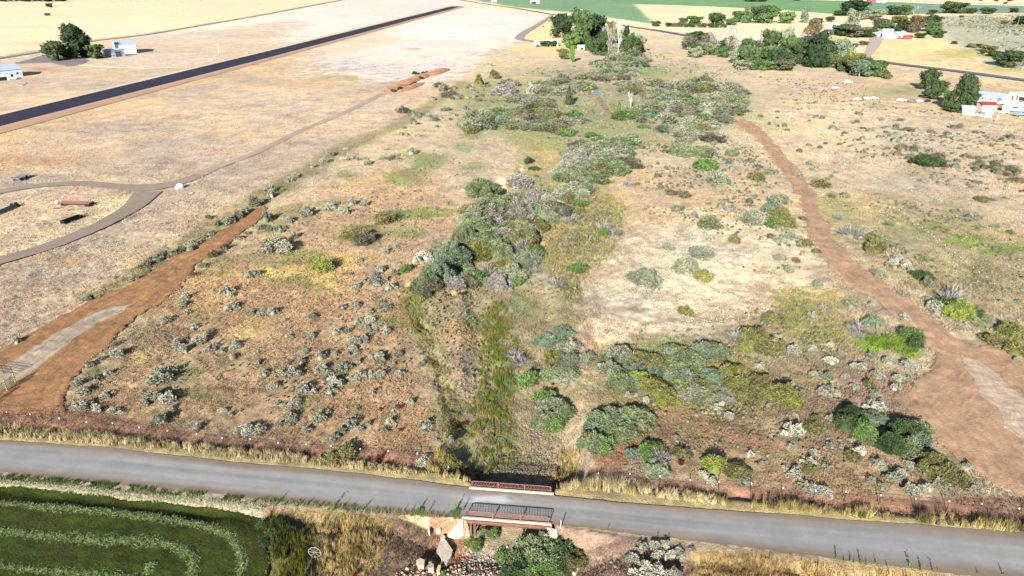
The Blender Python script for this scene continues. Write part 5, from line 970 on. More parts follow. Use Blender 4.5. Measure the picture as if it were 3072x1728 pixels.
cobbles([(1500, 1310), (1620, 1305), (1650, 1400), (1640, 1440), (1450, 1440), (1440, 1400)], 9, (.08, .32), [(160, 150, 132), (140, 132, 116), (176, 160, 140)], 4, 'grey cobbles of the creek bed just above the bridge')
cobbles([(1590, 1150), (1640, 1150), (1660, 1330), (1590, 1330)], 5, (.1, .36), ST+RS, 5, 'loose stones along the right side of the creek bed')
cobbles([(1700, 1590), (2050, 1640), (2060, 1740), (1700, 1740)], 2.5, (.06, .2), RS, 6, 'small stones on the bare ground below the road', 'pebbles')
cobbles([(1900, 900), (2250, 870), (2350, 950), (2100, 980)], 1.2, (.15, .5), [(236, 220, 200), (220, 196, 176)], 7, 'pale stones strewn over the edge of the bare mound')
def stone(px, py, w, tone, label):
    x, y, z = at(px, py); V, Fc = rock_np(int(px*3+py)); s = w*mpp(x, y, z)
    o = link('rock', mesh_np('rock', V, Fc, np.repeat(np.array([al(tone)]), 12, 0), MATS['grass_blades']), loc=(x, y, z+.1*s)); o.scale = (s, s, s); return tagp(o, label, 'rock')
for c, r, u, v, w, l in ((1,3,2120,1160,14,'grey rock just left of the big concrete slab'), (1,3,1520,1380,16,'blue grey rock left of the square block in the rubble'), (1,3,1640,1330,16,'flat pinkish rock in the middle of the rubble'), (1,3,2150,1310,9,'whitish round stone right of the slab in the creek bed'),
    (2,1,2430,455,8,'small round white stone among the scrub beside the dirt track'), (2,3,590,1100,12,'white rock behind the big green bush below the bridge'), (1,2,2240,930,6,'small white stone on the creek bank'), (3,2,2380,1400,6,'pale stone at the edge of the gravel at lower right')): stone(*T(c, r, u, v), w, (226, 216, 206), l)

# ------------------------------------------------------------------ fences and gate
steel = mat('dark_steel_post', al((84, 74, 66)), .7, .3); whitep = mat('white_paint', al((250, 250, 250), .8), .5, var=.05); wirem = mat('fence_wire', al((110, 100, 92)), .6, .4)
def fence(tops, label, zt=1.3, cap=True, wires=3, name='wire_fence', extra=()):
    pts = []
    for px, py in tops:
        x, y = flat(px, py, zt); z = float(H(x, y)); pts.append(Vector((x, y, z)))
    o0 = pts[len(pts)//2]; root = empty(name, tuple(o0), label=label, cat='fence'); ms = None; mc = None
    for i, p in enumerate(pts):
        if ms is None:
            ms = MB().box((0, 0, zt/2-.1), (.06, .045, zt+.2)).box((0, .03, zt/2), (.025, .05, zt)).mesh('post', steel); mc = MB().box((0, 0, zt-.03), (.095, .09, .2)).mesh('cap', whitep)
        q = link('post', ms, root, tuple(p-o0)); q.rotation_euler = (random.uniform(-.05, .05), random.uniform(-.05, .05), random.uniform(-.3, .3))
        if cap: link('cap', mc, q)
    for k in range(wires):
        w = MB(); h = zt*(.35+.28*k)
        for a, b in zip(pts[:-1], pts[1:]): w.bar(a-o0+Vector((0, 0, h)), b-o0+Vector((0, 0, h)), .011, 4)
        w.build('wire', wirem, root)
    return root
fence([(-130, 1220), (-55, 1227), (19, 1234), (89, 1240), (177, 1252), (258, 1261), (339, 1266), (417, 1277), (499, 1286), (587, 1297), (665, 1306), (750, 1311), (833, 1321), (917, 1327), (993, 1332), (1081, 1341), (1164, 1347), (1251, 1355), (1345, 1369)], 'wire fence on white tipped steel posts along the road, left of the bridge')
fence([(1795, 1411), (1889, 1415), (1982, 1424), (2072, 1433), (2160, 1439), (2256, 1445), (2353, 1457), (2448, 1466), (2541, 1470), (2646, 1481), (2750, 1490), (2851, 1499), (2949, 1507), (3060, 1518), (3170, 1530), (3290, 1542)], 'wire fence on white tipped steel posts along the road, right of the bridge')
fence([T(3, 1, *q) for q in ((1270, 640), (1320, 662), (1370, 695), (1460, 775), (1510, 805), (1555, 840), (1610, 885), (1670, 930), (1725, 968), (1785, 1015), (1830, 1052), (1880, 1088), (1940, 1138), (1995, 1187), (2070, 1240), (2130, 1285), (2200, 1340), (2280, 1400))], 'wire fence with white tipped posts running diagonally over the right hand pasture')
fence([(-60, 1060), (0, 1026), (55, 992), (108, 965), (162, 941), (211, 912), (262, 888), (316, 862), (380, 830), (450, 796), (530, 752), (620, 700), (700, 652), (770, 600), (813, 562), (900, 512)], 'dark wire fence on thin posts between the stubble field and the orange dirt strip', cap=False, zt=1.15)
yel = mat('yellow_paint', al((226, 200, 84)), .6, var=.2, scale=8); dk = mat('dark_pipe', al((76, 68, 62)), .6, .4)
gA = Vector((*flat(48, 1150), 0)); gB = Vector((*flat(22, 1172), 0)); gd = (gA-gB).normalized(); gC = gA-gd*9.5
g = empty('metal_gate', tuple(gA), label='yellow posted metal pipe gate at the left edge of the gravel driveway', cat='gate')
PH = 1.9
for f, nm_ in ((0, 0), (gA-gB).length and ((gA-gB).length, 1),):
    pass
for d_ in (0, (gA-gB).length, (gA-gB).length*2.4):
    q = -gd*d_; pst = MB(); pst.bar(q+Vector((0, 0, -.2)), q+Vector((0, 0, PH)), .10, 8); pst.build('post', yel, g)
    bn = MB()
    for z in (.25, .7, 1.15, 1.6): bn.bar(q+Vector((0, 0, z)), q+Vector((0, 0, z+.1)), .115, 8)
    bn.build('band', mat('brown_band', al((120, 92, 50)), .7), g.children[-1])
for k in range(6):
    z = .3+k*.27; MB().bar(-gd*.05+Vector((0, 0, z)), -gd*9.5+Vector((0, 0, z)), .032, 6).build('rail', dk, g)
sh_ = gd.cross(Vector((0, 0, 1)))
for k in range(5):
    q = -gd*(1+1.8*k); MB().bar(q+Vector((0, 0, .3)), q+Vector((0, 0, 1.65)), .025, 5).build('brace', dk, g)
# brace panel swung open across the drive
gq = (Vector((*flat(20, 1118), 0))-gA); 
cg = empty('cattle_panel', tuple(gA+Vector((-2.0, 2.4, 0))), label='grey pipe panel standing open across the gravel behind the yellow gate posts', cat='gate panel')
for k in range(5):
    MB().bar((0, 0, .35+k*.3), (-5.4, 1.2, .35+k*.3), .03, 6).build('rail', dk, cg)
for k in range(4): MB().bar((-1.8*k, .4*k, 0), (-1.8*k, .4*k, 1.65), .04, 6).build('post', dk, cg)
mk = MB().box((0, 0, .62), (.10, .05, 1.3)).build('marker_post', mat('marker_grey', al((206, 204, 200)), .6), None, at(1682, 1585)); tagp(mk, 'thin pale marker post on the near road edge right of the bridge', 'marker post')
for px, py, l in ((1396, 1437, 'thin grey marker post behind the left end of the far railing'), (1677, 1458, 'thin grey marker post behind the right end of the far railing')):
    q = MB().box((0, 0, .55), (.09, .05, 1.2)).build('marker_post', mat('marker_dark', al((150, 150, 150)), .6), None, at(px, py)); tagp(q, l, 'marker post')
q = MB().box((0, 0, .5), (.09, .05, 1.1)).build('marker_post', MATS['marker_dark'], None, at(1399, 1548)); tagp(q, 'thin marker post at the left end of the near railing', 'marker post')
q = MB().box((0, 0, .7), (.07, .07, 1.5)).build('marker_post', whitep, None, at(814, 572)); tagp(q, 'lone white post in the sagebrush on the left fence line', 'marker post')
# wheel of an irrigation wheel line
wa = Vector(at(921, 1716)); wb = Vector(at(972, 1612)); wd = (wb-wa); wd.z = 0; wd.normalize(); hub = Vector(flat(944, 1658, .75)+(0,)); hz = float(H(hub.x, hub.y)); hub = Vector((hub.x, hub.y, hz))
wr = empty('sprinkler_wheel', tuple(hub), math.atan2(wd.y, wd.x), label='spoked metal irrigation wheel on a long pipe axle in the tall grass', cat='irrigation wheel')
wh = MB(); Rr = .72
for i in range(24):
    a, b = 2*PI*i/24, 2*PI*(i+1)/24; wh.bar((0, Rr*math.cos(a), .78+Rr*math.sin(a)), (0, Rr*math.cos(b), .78+Rr*math.sin(b)), .035, 5)
galv = mat('galvanised', al((206, 196, 160)), .5, .3); wh.build('rim', galv, wr); sp = MB()
for i in range(8): a = 2*PI*i/8; sp.bar((0, 0, .78), (0, Rr*math.cos(a), .78+Rr*math.sin(a)), .018, 4)
sp.build('spoke', galv, wr); MB().bar((-3.0, 0, .78), (2.9, 0, .78), .05, 7).build('axle_pipe', mat('grey_pipe', al((150, 150, 150)), .5, .4), wr)

# ------------------------------------------------------------------ buildings
def facecol(): pass
wwall = mat('white_siding', al((238, 236, 232), .75), .6, var=.05, scale=2); bwall = mat('pale_blue_steel', al((196, 210, 230), .7), .5, .2, var=.05); broof = mat('pale_blue_roof', al((196, 212, 236), .62), .45, .25, var=.07, scale=1.5)
wroof = mat('white_metal_roof', al((240, 242, 248), .7), .4, .1, var=.04); redroof = mat('red_roof', al((178, 66, 62)), .7, var=.14); redwall = mat('barn_red', al((196, 70, 66)), .8, var=.1); mint = mat('mint_wall', al((178, 216, 180), .62), .7, var=.05); pinkw = mat('cream_wall', al((246, 226, 214), .72), .7, var=.05)
dark = mat('dark_opening', al((40, 42, 50)), .5); glass = mat('window_glass', al((70, 80, 92)), .15, spec=.6, var=.05); greyd = mat('grey_panel', al((110, 118, 136)), .6)
def gable(name, A, B, depth, wh, rh, wall, roof, label, cat, ridge='x', ops=(), oh=.35, L=None):
    a = Vector(at(*A)); b = Vector(at(*B)); d = b-a; d.z = 0; Ln = L or d.length; rz = math.atan2(d.y, d.x); c = (a+b)/2
    if L: pass
    root = empty(name, (c.x, c.y, min(a.z, b.z)), rz, label=label, cat=cat); w2 = Ln/2; D = depth
    m = MB()
    if ridge == 'x':
        m.add([(-w2, 0, -.3), (w2, 0, -.3), (w2, D, -.3), (-w2, D, -.3), (-w2, 0, wh), (w2, 0, wh), (w2, D, wh), (-w2, D, wh), (-w2, D/2, wh+rh), (w2, D/2, wh+rh)], [(0, 1, 5, 4), (1, 2, 6, 9, 5), (2, 3, 7, 6), (3, 0, 4, 8, 7), (0, 3, 2, 1)])
        r = MB()
        sl = rh/(D/2); t = .14
        for s in (-1, 1):
            y0 = D/2; y1 = D/2+s*(D/2+oh); z0 = wh+rh+.02; z1 = wh+rh-sl*(D/2+oh)+.02
            vs = [(-w2-oh, y0, z0), (w2+oh, y0, z0), (w2+oh, y1, z1), (-w2-oh, y1, z1)]; vs += [(x, y, z+t) for x, y, z in vs]
            r.add(vs, [(0, 1, 2, 3), (7, 6, 5, 4), (0, 4, 5, 1), (1, 5, 6, 2), (2, 6, 7, 3), (3, 7, 4, 0)])
    else:
        m.add([(-w2, 0, -.3), (w2, 0, -.3), (w2, D, -.3), (-w2, D, -.3), (-w2, 0, wh), (w2, 0, wh), (w2, D, wh), (-w2, D, wh), (0, 0, wh+rh), (0, D, wh+rh)], [(0, 1, 5, 8, 4), (1, 2, 6, 5), (2, 3, 7, 9, 6), (3, 0, 4, 7), (0, 3, 2, 1)])
        r = MB(); sl = rh/w2; t = .14
        for s in (-1, 1):
            x1 = s*(w2+oh); z0 = wh+rh+.02; z1 = wh+rh-sl*(w2+oh)+.02
            vs = [(0, -oh, z0), (0, D+oh, z0), (x1, D+oh, z1), (x1, -oh, z1)]; vs += [(x, y, z+t) for x, y, z in vs]
            r.add(vs, [(0, 1, 2, 3), (7, 6, 5, 4), (0, 4, 5, 1), (1, 5, 6, 2), (2, 6, 7, 3), (3, 7, 4, 0)])
    m.build('wall', wall, root); r.build('roof', roof, root)
    for kind, side, u, z, w, h, mm in ops:      # side f=front, r=right
        p = MB(); fr = MB()
        if side == 'f': c3 = (-w2+u*Ln, -.03, z+h/2); p.box(c3, (w, .08, h)); fr.box((c3[0], -.02, c3[2]+h/2+.06), (w+.24, .1, .1)).box((c3[0], -.02, c3[2]-h/2-.05), (w+.24, .1, .1))
        else: c3 = (w2+.03, u*D, z+h/2); p.box(c3, (.08, w, h)); fr.box((w2+.02, c3[1], c3[2]+h/2+.06), (.1, w+.24, .1)).box((w2+.02, c3[1], c3[2]-h/2-.05), (.1, w+.24, .1))
        q = p.build(kind, mm, root); fr.build('frame', whitep, q)
    return root
gable('hangar', (352, 163), (411, 160), 28, 6.6, 2.6, wwall, broof, 'big white metal hangar with pale roof beside the runway trees', 'hangar', ops=[('window', 'r', .35, 3.2, 2.4, 2.4, dark), ('window', 'r', .62, 3.2, 2.4, 2.4, dark), ('door', 'f', .3, 0, 1.2, 2.2, greyd), ('vent', 'f', .7, 4.5, 1, .6, greyd)])
gable('shed', (338, 172), (377, 168), 10, 5.2, .8, bwall, bwall, 'lower blue grey shed in front of the white hangar', 'shed', ops=[('door', 'f', .5, 0, 5, 4.2, greyd), ('window', 'f', .85, 2, 1, .8, dark)])  # blue grey wall and door put the front's shade into colour
gable('shed', (318, 170), (334, 169), 9, 4.2, .6, bwall, broof, 'small open fronted shed between the big tree and the hangar', 'shed', ops=[('opening', 'f', .5, 0, 3.6, 3.2, dark)])
gable('farmhouse', (-60, 241), (70, 229), 20, 4.6, 2.6, bwall, broof, 'long pale house with blue grey roof at the left edge', 'house', ops=[('window', 'f', .62, 1.6, 1.4, 1.2, glass), ('door', 'f', .74, 0, 1.2, 2.1, dark), ('window', 'f', .88, 1.6, 1.4, 1.2, glass), ('window', 'r', .5, 1.6, 1.2, 1.2, glass)])
pf = gable('porch', (-14, 244), (30, 240), 5, 2.8, .5, wwall, wroof, 'small white porch shelter in front of the long house', 'porch', ops=[('opening', 'f', .5, 0, 5, 2.2, dark)])
gable('house', (1650, 139), (1674, 139), 12, 3.2, 2.4, wwall, wroof, 'white farmhouse under the tall trees at the end of the farm road', 'house', ops=[('window', 'f', .3, 1, 1.2, 1.1, glass), ('door', 'f', .6, 0, 1, 2.1, dark)])
gable('garage', (1628, 136), (1648, 136), 10, 2.6, 1.6, wwall, wroof, 'low white outbuilding joined to the left of the farmhouse', 'outbuilding', ops=[('door', 'f', .5, 0, 3, 2.2, greyd)])
gable('shed', (1604, 134), (1622, 134), 5, 2.2, .8, wwall, wroof, 'low white shed farthest left in the farmhouse yard', 'shed', ops=[('door', 'f', .5, 0, 1.6, 1.8, greyd)])
gable('camper', (1693, 138), (1706, 138), 4, 2.4, .4, wwall, wroof, 'small white camper half hidden right of the bright green tree', 'camper', ops=[('window', 'f', .5, 1, 1.4, .7, glass)])
gable('shed', (1733, 148), (1764, 149), 6, 2.3, 1.2, wwall, wroof, 'white roofed low shed at the foot of the dark tree row', 'shed', ops=[('opening', 'f', .4, 0, 3, 1.6, dark)])
gable('shed', (1592, 11), (1618, 11), 16, 5, 2.5, wwall, broof, 'pale shed with a dark front in the green field at the top edge', 'shed', ops=[('opening', 'f', .35, 0, 12, 4.4, dark)])
gable('shed', (1474, 6), (1490, 6), 10, 3, 2, wwall, wroof, 'tiny white building at the top edge left of the green field', 'shed', ops=[('door', 'f', .5, 0, 4, 2.4, greyd)])
gable('barn', (2480, 96), (2518, 96), 14, 3.4, 4, redwall, broof, 'barn with red wall and big pale blue roof', 'barn', ops=[('door', 'f', .3, 0, 3, 2.8, dark)])
gable('shed', (2568, 97), (2584, 97), 12, 3, 3, wwall, broof, 'pale blue roofed shed right of the tall green trees', 'shed', ops=[('door', 'f', .5, 0, 2.4, 2.4, greyd)])
gable('house', (2646, 114), (2677, 114), 14, 4, 3.6, wwall, wroof, 'largest white house at the top of the pale driveway', 'house', ops=[('window', 'f', .25, 1.3, 1.4, 1.2, glass), ('door', 'f', .5, 0, 1.1, 2.1, dark), ('window', 'f', .75, 1.3, 1.4, 1.2, glass)])
gable('garage', (2616, 110), (2638, 111), 8, 2.8, 1.8, wwall, wroof, 'white garage between the blue shed and the largest white house', 'garage', ops=[('door', 'f', .5, 0, 3, 2.3, greyd)])
gable('shed', (2600, 113), (2614, 113), 6, 2.8, 1, bwall, broof, 'small pale blue shed left of the driveway top', 'shed', ops=[('door', 'f', .5, 0, 1.6, 2, greyd)])
gable('garage', (2690, 113), (2722, 111), 9, 3, 2, bwall, broof, 'shed with pale blue roof behind the red shed', 'shed', ops=[('door', 'f', .2, 0, 2.4, 2.2, greyd)])
gable('shed', (2710, 118), (2736, 118), 5, 2.2, 1.2, redwall, redroof, 'low red shed at the corner of the pale field', 'shed', ops=[('door', 'f', .5, 0, 1.6, 1.8, dark)])
gable('barn', (2602, 7), (2624, 7), 18, 6, 4, redwall, redroof, 'tiny red barn at the top edge of the picture', 'barn', ops=[('door', 'f', .5, 0, 4, 4, dark)])
gable('house', (2630, 7), (2656, 7), 14, 4, 3, wwall, broof, 'pale house beside the red barn at the top edge', 'house', ops=[('window', 'f', .3, 1.5, 3, 1.5, dark), ('window', 'f', .7, 1.5, 3, 1.5, dark)])
gable('mobile_home', (2918, 302), (3010, 313), 11, 3.0, 1.4, wwall, broof, 'long white metal building behind the junipers at the right', 'building', ops=[('door', 'f', .84, 0, 2.2, 2.8, greyd), ('window', 'f', .56, 1.2, 1, 1, glass), ('window', 'f', .3, 1.2, 1, 1, glass)])
gable('cottage', (2945, 333), (2987, 334), 6, 2.9, 1.2, pinkw, redroof, 'cream cottage with a dark red roof in the right hand compound', 'cottage', ops=[('window', 'f', .58, 1.4, .7, .7, dark), ('window', 'f', .2, 1.4, .7, .7, glass)])
gable('shed', (2885, 343), (2922, 345), 6, 2.5, 1.2, mint, broof, 'mint green shed with a pale blue roof below the junipers', 'shed', ops=[('door', 'f', .8, 0, 1, 1.9, whitep)])
gable('shed', (2953, 353), (2973, 353), 3.4, 1.9, .3, bwall, broof, 'small light blue box shed below the cottage', 'shed', ops=[('door', 'f', .5, 0, 1.1, 1.5, bwall)])
gable('shed', (3052, 300), (3090, 304), 8, 2.6, 1.2, wwall, broof, 'white shed with dark open front at the right edge', 'shed', ops=[('opening', 'f', .35, 0, 3, 1.8, dark)])
gable('shed', (3026, 296), (3050, 298), 6, 2.3, .7, wwall, wroof, 'low white carport between the long building and the edge shed', 'carport', ops=[('opening', 'f', .3, 0, 2, 1.6, dark)])
# bins, tanks, poles
sb = Vector(at(1743, 42)); s_ = empty('grain_bin', tuple(sb), label='white round grain bin beside the far road above the trees', cat='grain bin')
MB().ring([(3.6, 0), (3.6, 5.4)], 18).build('wall', wroof, s_, smooth=True); MB().ring([(3.8, 5.4), (2.0, 6.8), (.3, 7.4)], 18).build('roof', wroof, s_, smooth=True)
tp = at(541, 563); tk = empty('water_tank', tp, .5, label='white round tank standing alone beside the gravel track', cat='tank')
MB().ring([(.95, 0), (1.05, .1), (1.05, .75), (.9, 1.0), (.5, 1.2), (.2, 1.25)], 16).build('body', mat('white_plastic', al((236, 246, 250), .8), .4, var=.03), tk, smooth=True); MB().ring([(.3, 1.2), (.3, 1.36), (.1, 1.4)], 10).build('lid', whitep, tk); MB().ring([(.6, 0), (.6, .5), (.45, .8)], 12, (-.9, -.7, 0)).build('spout', MATS['white_plastic'], tk)
o = MB().ring([(.7, 0), (.74, .05), (.7, .12), (.1, .2)], 14).build('tank_lid', mat('pale_blue_plastic', al((190, 206, 250), .7), .4), None, at(573, 579)); tagp(o, 'flat pale blue lid lying on the stubble by the white tank', 'lid')
tp = at(41, 239); tk = empty('propane_tank', tp, .25, label='white propane tank lying in front of the long house', cat='tank')
b = MB(); [b.bar((x0, 0, .9), (x1, 0, .9), r0, 12, r1) for x0, x1, r0, r1 in ((-2.3, -1.8, .25, .65), (-1.8, 1.8, .66, .66), (1.8, 2.3, .65, .25))]; b.build('body', wroof, tk, smooth=True)
for x in (-1.2, 1.2): MB().box((x, 0, .18), (.3, .9, .36)).build('foot', conc2, tk)
sheet('concrete_pad', [(46, 254), (66, 248), (82, 248), (70, 256), (52, 257)], (206, 190, 186), rag=.4, mname='pad', kind='structure')
wood = mat('pole_wood', al((206, 190, 150)), .9)
pz = at(121, 144); pl = empty('utility_pole', pz, .2, label='slender utility pole behind the road left of the dark trees', cat='utility pole'); MB().bar((0, 0, 0), (0, 0, 15), .17, 7, .12).build('pole', wood, pl); MB().box((0, 0, 14.2), (2.6, .16, .16)).build('crossarm', wood, pl)
for x in (-1.1, 0, 1.1): MB().bar((x, 0, 14.3), (x, 0, 14.6), .06, 5).build('insulator', greyd, pl)
for px, py, h, l in ((3052, 77, 14, 'utility pole on the sage hill near the right edge'), (2932, 62, 12, 'distant utility pole at the back of the sage hill')):
    pz = at(px, py); pl = empty('utility_pole', pz, .2, label=l, cat='utility pole'); MB().bar((0, 0, 0), (0, 0, h), .16, 6, .11).build('pole', wood, pl); MB().box((0, 0, h-.7), (2.4, .15, .15)).build('crossarm', wood, pl)
pz = at(657, 160); pl = empty('windsock', pz, .3, label='faded orange windsock on a pole beside the runway', cat='windsock'); MB().bar((0, 0, 0), (0, 0, 7), .08, 7, .05).build('pole', whitep, pl); MB().bar((.1, 0, 6.8), (2.6, 0, 5.4), .5, 10, .22).build('sock', mat('faded_orange', al((240, 170, 150), .6), .8), pl)
# ------------------------------------------------------------------ vehicles and yard things
rubber = mat('tyre', al((34, 34, 36)), .9); chrome = mat('hub', al((170, 170, 176)), .3, .7)
def car(px, py, rz, paint_, label, cat='car', kind='car', name='parked_car', s=1.0):
    root = empty(name, at(px, py), rz, label=label, cat=cat); root.scale = (s, s, s)
    if kind == 'car': prof = [(-2.2, .35), (-2.2, .85), (-1.9, .98), (-1.35, 1.0), (-.95, 1.45), (.55, 1.45), (1.15, 1.0), (2.05, .88), (2.25, .7), (2.25, .35)]; gl = [(-1.2, 1.03), (-.88, 1.38), (.48, 1.38), (.98, 1.03)]
    elif kind == 'truck': prof = [(-2.7, .5), (-2.7, 1.1), (-.6, 1.1), (-.55, 1.75), (.65, 1.75), (1.15, 1.15), (2.4, 1.05), (2.6, .8), (2.6, .5)]; gl = [(-.45, 1.2), (-.42, 1.66), (.58, 1.66), (.95, 1.2)]
    else: prof = [(-3.6, .45), (-3.7, .8), (-3.6, 2.6), (-3.3, 2.75), (3.0, 2.75), (3.5, 2.3), (3.6, .8), (3.5, .45)]; gl = [(-1.6, 1.5), (-1.6, 2.15), (1.2, 2.15), (1.2, 1.5)]
    W_ = .88 if kind == 'car' else .98 if kind == 'truck' else 1.2
    def ext(P, w, inset=0): 
        n = len(P); vs = [(x, -w, z) for x, z in P]+[(x, w, z) for x, z in P]; return vs, [tuple(range(n)), tuple(range(2*n-1, n-1, -1))]+[(i, n+i, n+(i+1) % n, (i+1) % n) for i in range(n)]
    b = MB(); b.add(*ext(prof, W_)); bo = b.build('body', paint_, root); bevel(bo, .09, 2)
    g_ = MB(); g_.add(*ext(gl, W_+.012)); g_.build('side_window', glass, root)
    ws = MB().box((gl[-1][0]+.03, 0, (gl[-1][1]+gl[-2][1])/2), (.16 if kind != 'van' else .05, W_*1.6, .34)); ws.build('windscreen', glass, root)
    for sx in ((-1.35, 1.4) if kind == 'car' else (-1.7, 1.65) if kind == 'truck' else (-2.2, -1.3)):
        for sy in (-1, 1):
            wl = MB(); wl.bar((sx, sy*(W_-.16), .36), (sx, sy*(W_+.04), .36), .36, 12); q = wl.build('wheel', rubber, root); MB().bar((sx, sy*(W_+.03), .36), (sx, sy*(W_+.06), .36), .17, 8).build('rim', chrome, q)
    for sy in (-1, 1): MB().box((prof[-2][0]-.02, sy*W_*.7, prof[-2][1]-.08), (.1, .26, .14)).build('headlight', whitep, root)
    return root
cw = mat('car_white', al((244, 246, 250), .8), .3, spec=.6, var=.02); cr_ = mat('car_red', al((170, 60, 60)), .3, spec=.6, var=.04); cb = mat('car_blue', al((150, 180, 220)), .3, spec=.6, var=.03); cg_ = mat('car_grey', al((140, 140, 150)), .35, spec=.6, var=.03); cd = mat('car_dark', al((60, 66, 80)), .35, spec=.6); cyl = mat('car_gold', al((196, 160, 70)), .4, spec=.5)
car(2572, 301, .05, cw, 'leftmost of the three white vehicles parked in a row on the pasture', s=.95); car(2601, 299, .1, cw, 'middle of the three white vehicles parked in a row on the pasture', s=.95); car(2622, 298, .0, cw, 'rightmost of the three white vehicles parked in a row on the pasture', s=.9)
car(2588, 301, 1.2, mat('car_green', al((90, 110, 90)), .4), 'dark green car squeezed between two white vehicles', s=.8)
car(2703, 304, .0, cw, 'low white vehicle on the pasture left of the junipers', s=1.0); car(2736, 307, .1, cg_, 'grey car on the pasture closer to the junipers', s=1.0); car(2758, 306, .1, cw, 'white car nearest the shadow of the junipers', s=.8); car(2782, 306, .6, cd, 'dark car just below the junipers', s=.9)
car(2543, 249, .1, cw, 'white pickup alone below the green willow clump', 'pickup', 'truck'); car(2507, 266, .2, cw, 'pale car alone on the open flat left of the pickup', s=.9)
car(1881, 88, .1, cw, 'white van by the highway above the bare trees', 'van', 'van', 'parked_van', .9)
car(3032, 318, .3, cw, 'white camper trailer with a dark window behind the scrap yard', 'camper', 'van', 'camper_van', .9); car(3002, 312, .5, cw, 'white car parked against the long metal building'); car(3010, 340, 2.8, cw, 'white car in front of the big white trailers', s=1.0)
car(2994, 326, .4, cyl, 'gold coloured car right of the cream cottage'); car(3036, 335, .2, cw, 'large white trailer in the middle of the scrap yard', 'trailer', 'van', 'box_trailer', 1.25); car(3060, 330, .5, cw, 'white trailer behind the large one at the right edge', 'trailer', 'van', 'box_trailer', 1.2); car(3058, 348, .3, cb, 'pale blue truck at the front right of the scrap yard', 'truck', 'truck', 'pickup_truck', 1.2)
car(3048, 314, .9, cg_, 'grey car between the carport and the trailers'); car(3066, 318, .3, cd, 'dark car at the right edge behind the trailers'); car(2934, 349, .3, cw, 'white car beside the mint green shed', s=.8); car(2944, 345, 1.3, cg_, 'grey car standing end on below the cottage', s=.9); car(2992, 352, 1.0, cw, 'small white cart right of the light blue box shed', 'cart', 'car', 'utility_cart', .6)
car(2699, 117, .1, cg_, 'grey pickup between the driveway house and the red shed', 'pickup', 'truck', 'pickup_truck', 1.1); car(2686, 117, .1, cw, 'white car left of the grey pickup by the far house')
car(1614, 140, .3, cd, 'dark car at the end of the farm road', s=1.0); car(1630, 80, .8, cd, 'small dark tractor alone in the pale field by the farm road', 'tractor', 'truck', 'tractor', .7)
# blue tarpaulin
o = MB().add([(-1.5, -1, 0), (1.5, -1, 0), (1.6, 1, 0), (-1.4, 1.1, 0), (-1, -.6, 1.0), (1.1, -.6, .8), (1.0, .5, 1.1), (-.9, .5, .9)], [(0, 1, 5, 4), (1, 2, 6, 5), (2, 3, 7, 6), (3, 0, 4, 7), (4, 5, 6, 7), (3, 2, 1, 0)]).build('tarpaulin', mat('blue_tarp', al((56, 110, 200)), .4), None, at(1790, 282)); bevel(o, .2, 3); tagp(o, 'bright blue tarpaulin over a low heap in the thicket', 'tarpaulin')
sheet('bare_soil', [(1782, 286), (1792, 284), (1812, 310), (1836, 345), (1822, 348), (1800, 320)], (176, 146, 136), rag=.8, mname='soil2')
# trailers in the stubble field
deckm = mat('grey_deck', al((160, 158, 170)), .7, var=.1)
tr0 = Vector(at(46, 546)); tr1 = Vector(at(80, 530)); d = tr1-tr0; rz = math.atan2(d.y, d.x); Lt = d.length*.92; c = (tr0+tr1)/2
t = empty('flatbed_trailer', tuple(c), rz, label='grey flatbed trailer parked by the bend of the gravel track', cat='trailer'); MB().box((0, 0, .95), (Lt, 2.5, .18)).build('deck', deckm, t); MB().box((0, .7, .75), (Lt*.98, .14, .22)).box((0, -.7, .75), (Lt*.98, .14, .22)).build('frame', dk, t); MB().box((-Lt/2+.1, 0, 1.15), (.1, 2.4, .5)).build('headboard', dk, t)
for x in (-Lt*.3, -Lt*.18, Lt*.25):
    for sy in (-1, 1): MB().bar((x, sy*.95, .42), (x, sy*1.2, .42), .42, 12).build('wheel', rubber, t)
MB().bar((Lt/2, 0, .7), (Lt/2+1.6, 0, .5), .08, 6).build('drawbar', dk, t)
rl = mat('rusty_load', al((138, 92, 88)), .85, var=.2, scale=3)
tr0 = Vector(at(182, 614)); tr1 = Vector(at(275, 616)); d = tr1-tr0; rz = math.atan2(d.y, d.x); Lt = d.length; c = (tr0+tr1)/2
t = empty('pipe_trailer', tuple(c), rz, label='long rusty trailer stacked with reddish pipes inside the track loop', cat='trailer')
MB().box((0, 0, .55), (Lt, 1.9, .2)).build('frame', dk, t)
for k in range(7): MB().bar((-Lt/2-.3+random.uniform(0, .6), -.9+k*.3, .78+.05*(k % 2)), (Lt/2+random.uniform(-.6, .2), -.9+k*.3, .78+.05*(k % 2)), .15, 8).build('pipe', rl, t)
for x in (-Lt*.36, Lt*.4, Lt*.47):
    for sy in (-1, 1): MB().bar((x, sy*.9, .4), (x, sy*1.15, .4), .4, 12).build('wheel', rubber, t)
MB().bar((-Lt/2, 0, .5), (-Lt/2-1.6, 0, .4), .09, 6).build('drawbar', dk, t); bevel(MB().box((-Lt/2-.9, .1, .75), (.9, .8, .5)).build('winch', whitep, t), .05)
MB().box((-Lt/2+1.6, 1.3, .12), (1.8, .5, .24)).build('bundle', wroof, t)
for px, py, l in ((175, 625, 'longer dark pole lying in the stubble below the pipe trailer'), (213, 630, 'short dark pole lying in the stubble below the pipe trailer')):
    o = MB().bar((-1.2 if px < 200 else -.5, -.5, .08), (1.2 if px < 200 else .5, .5, .08), .08, 6).build('pole', dk, None, at(px, py)); tagp(o, l, 'pole')
a = Vector(at(188, 671)); b = Vector(at(243, 651)); d = b-a; rz = math.atan2(d.y, d.x); Lt = d.length; c = (a+b)/2
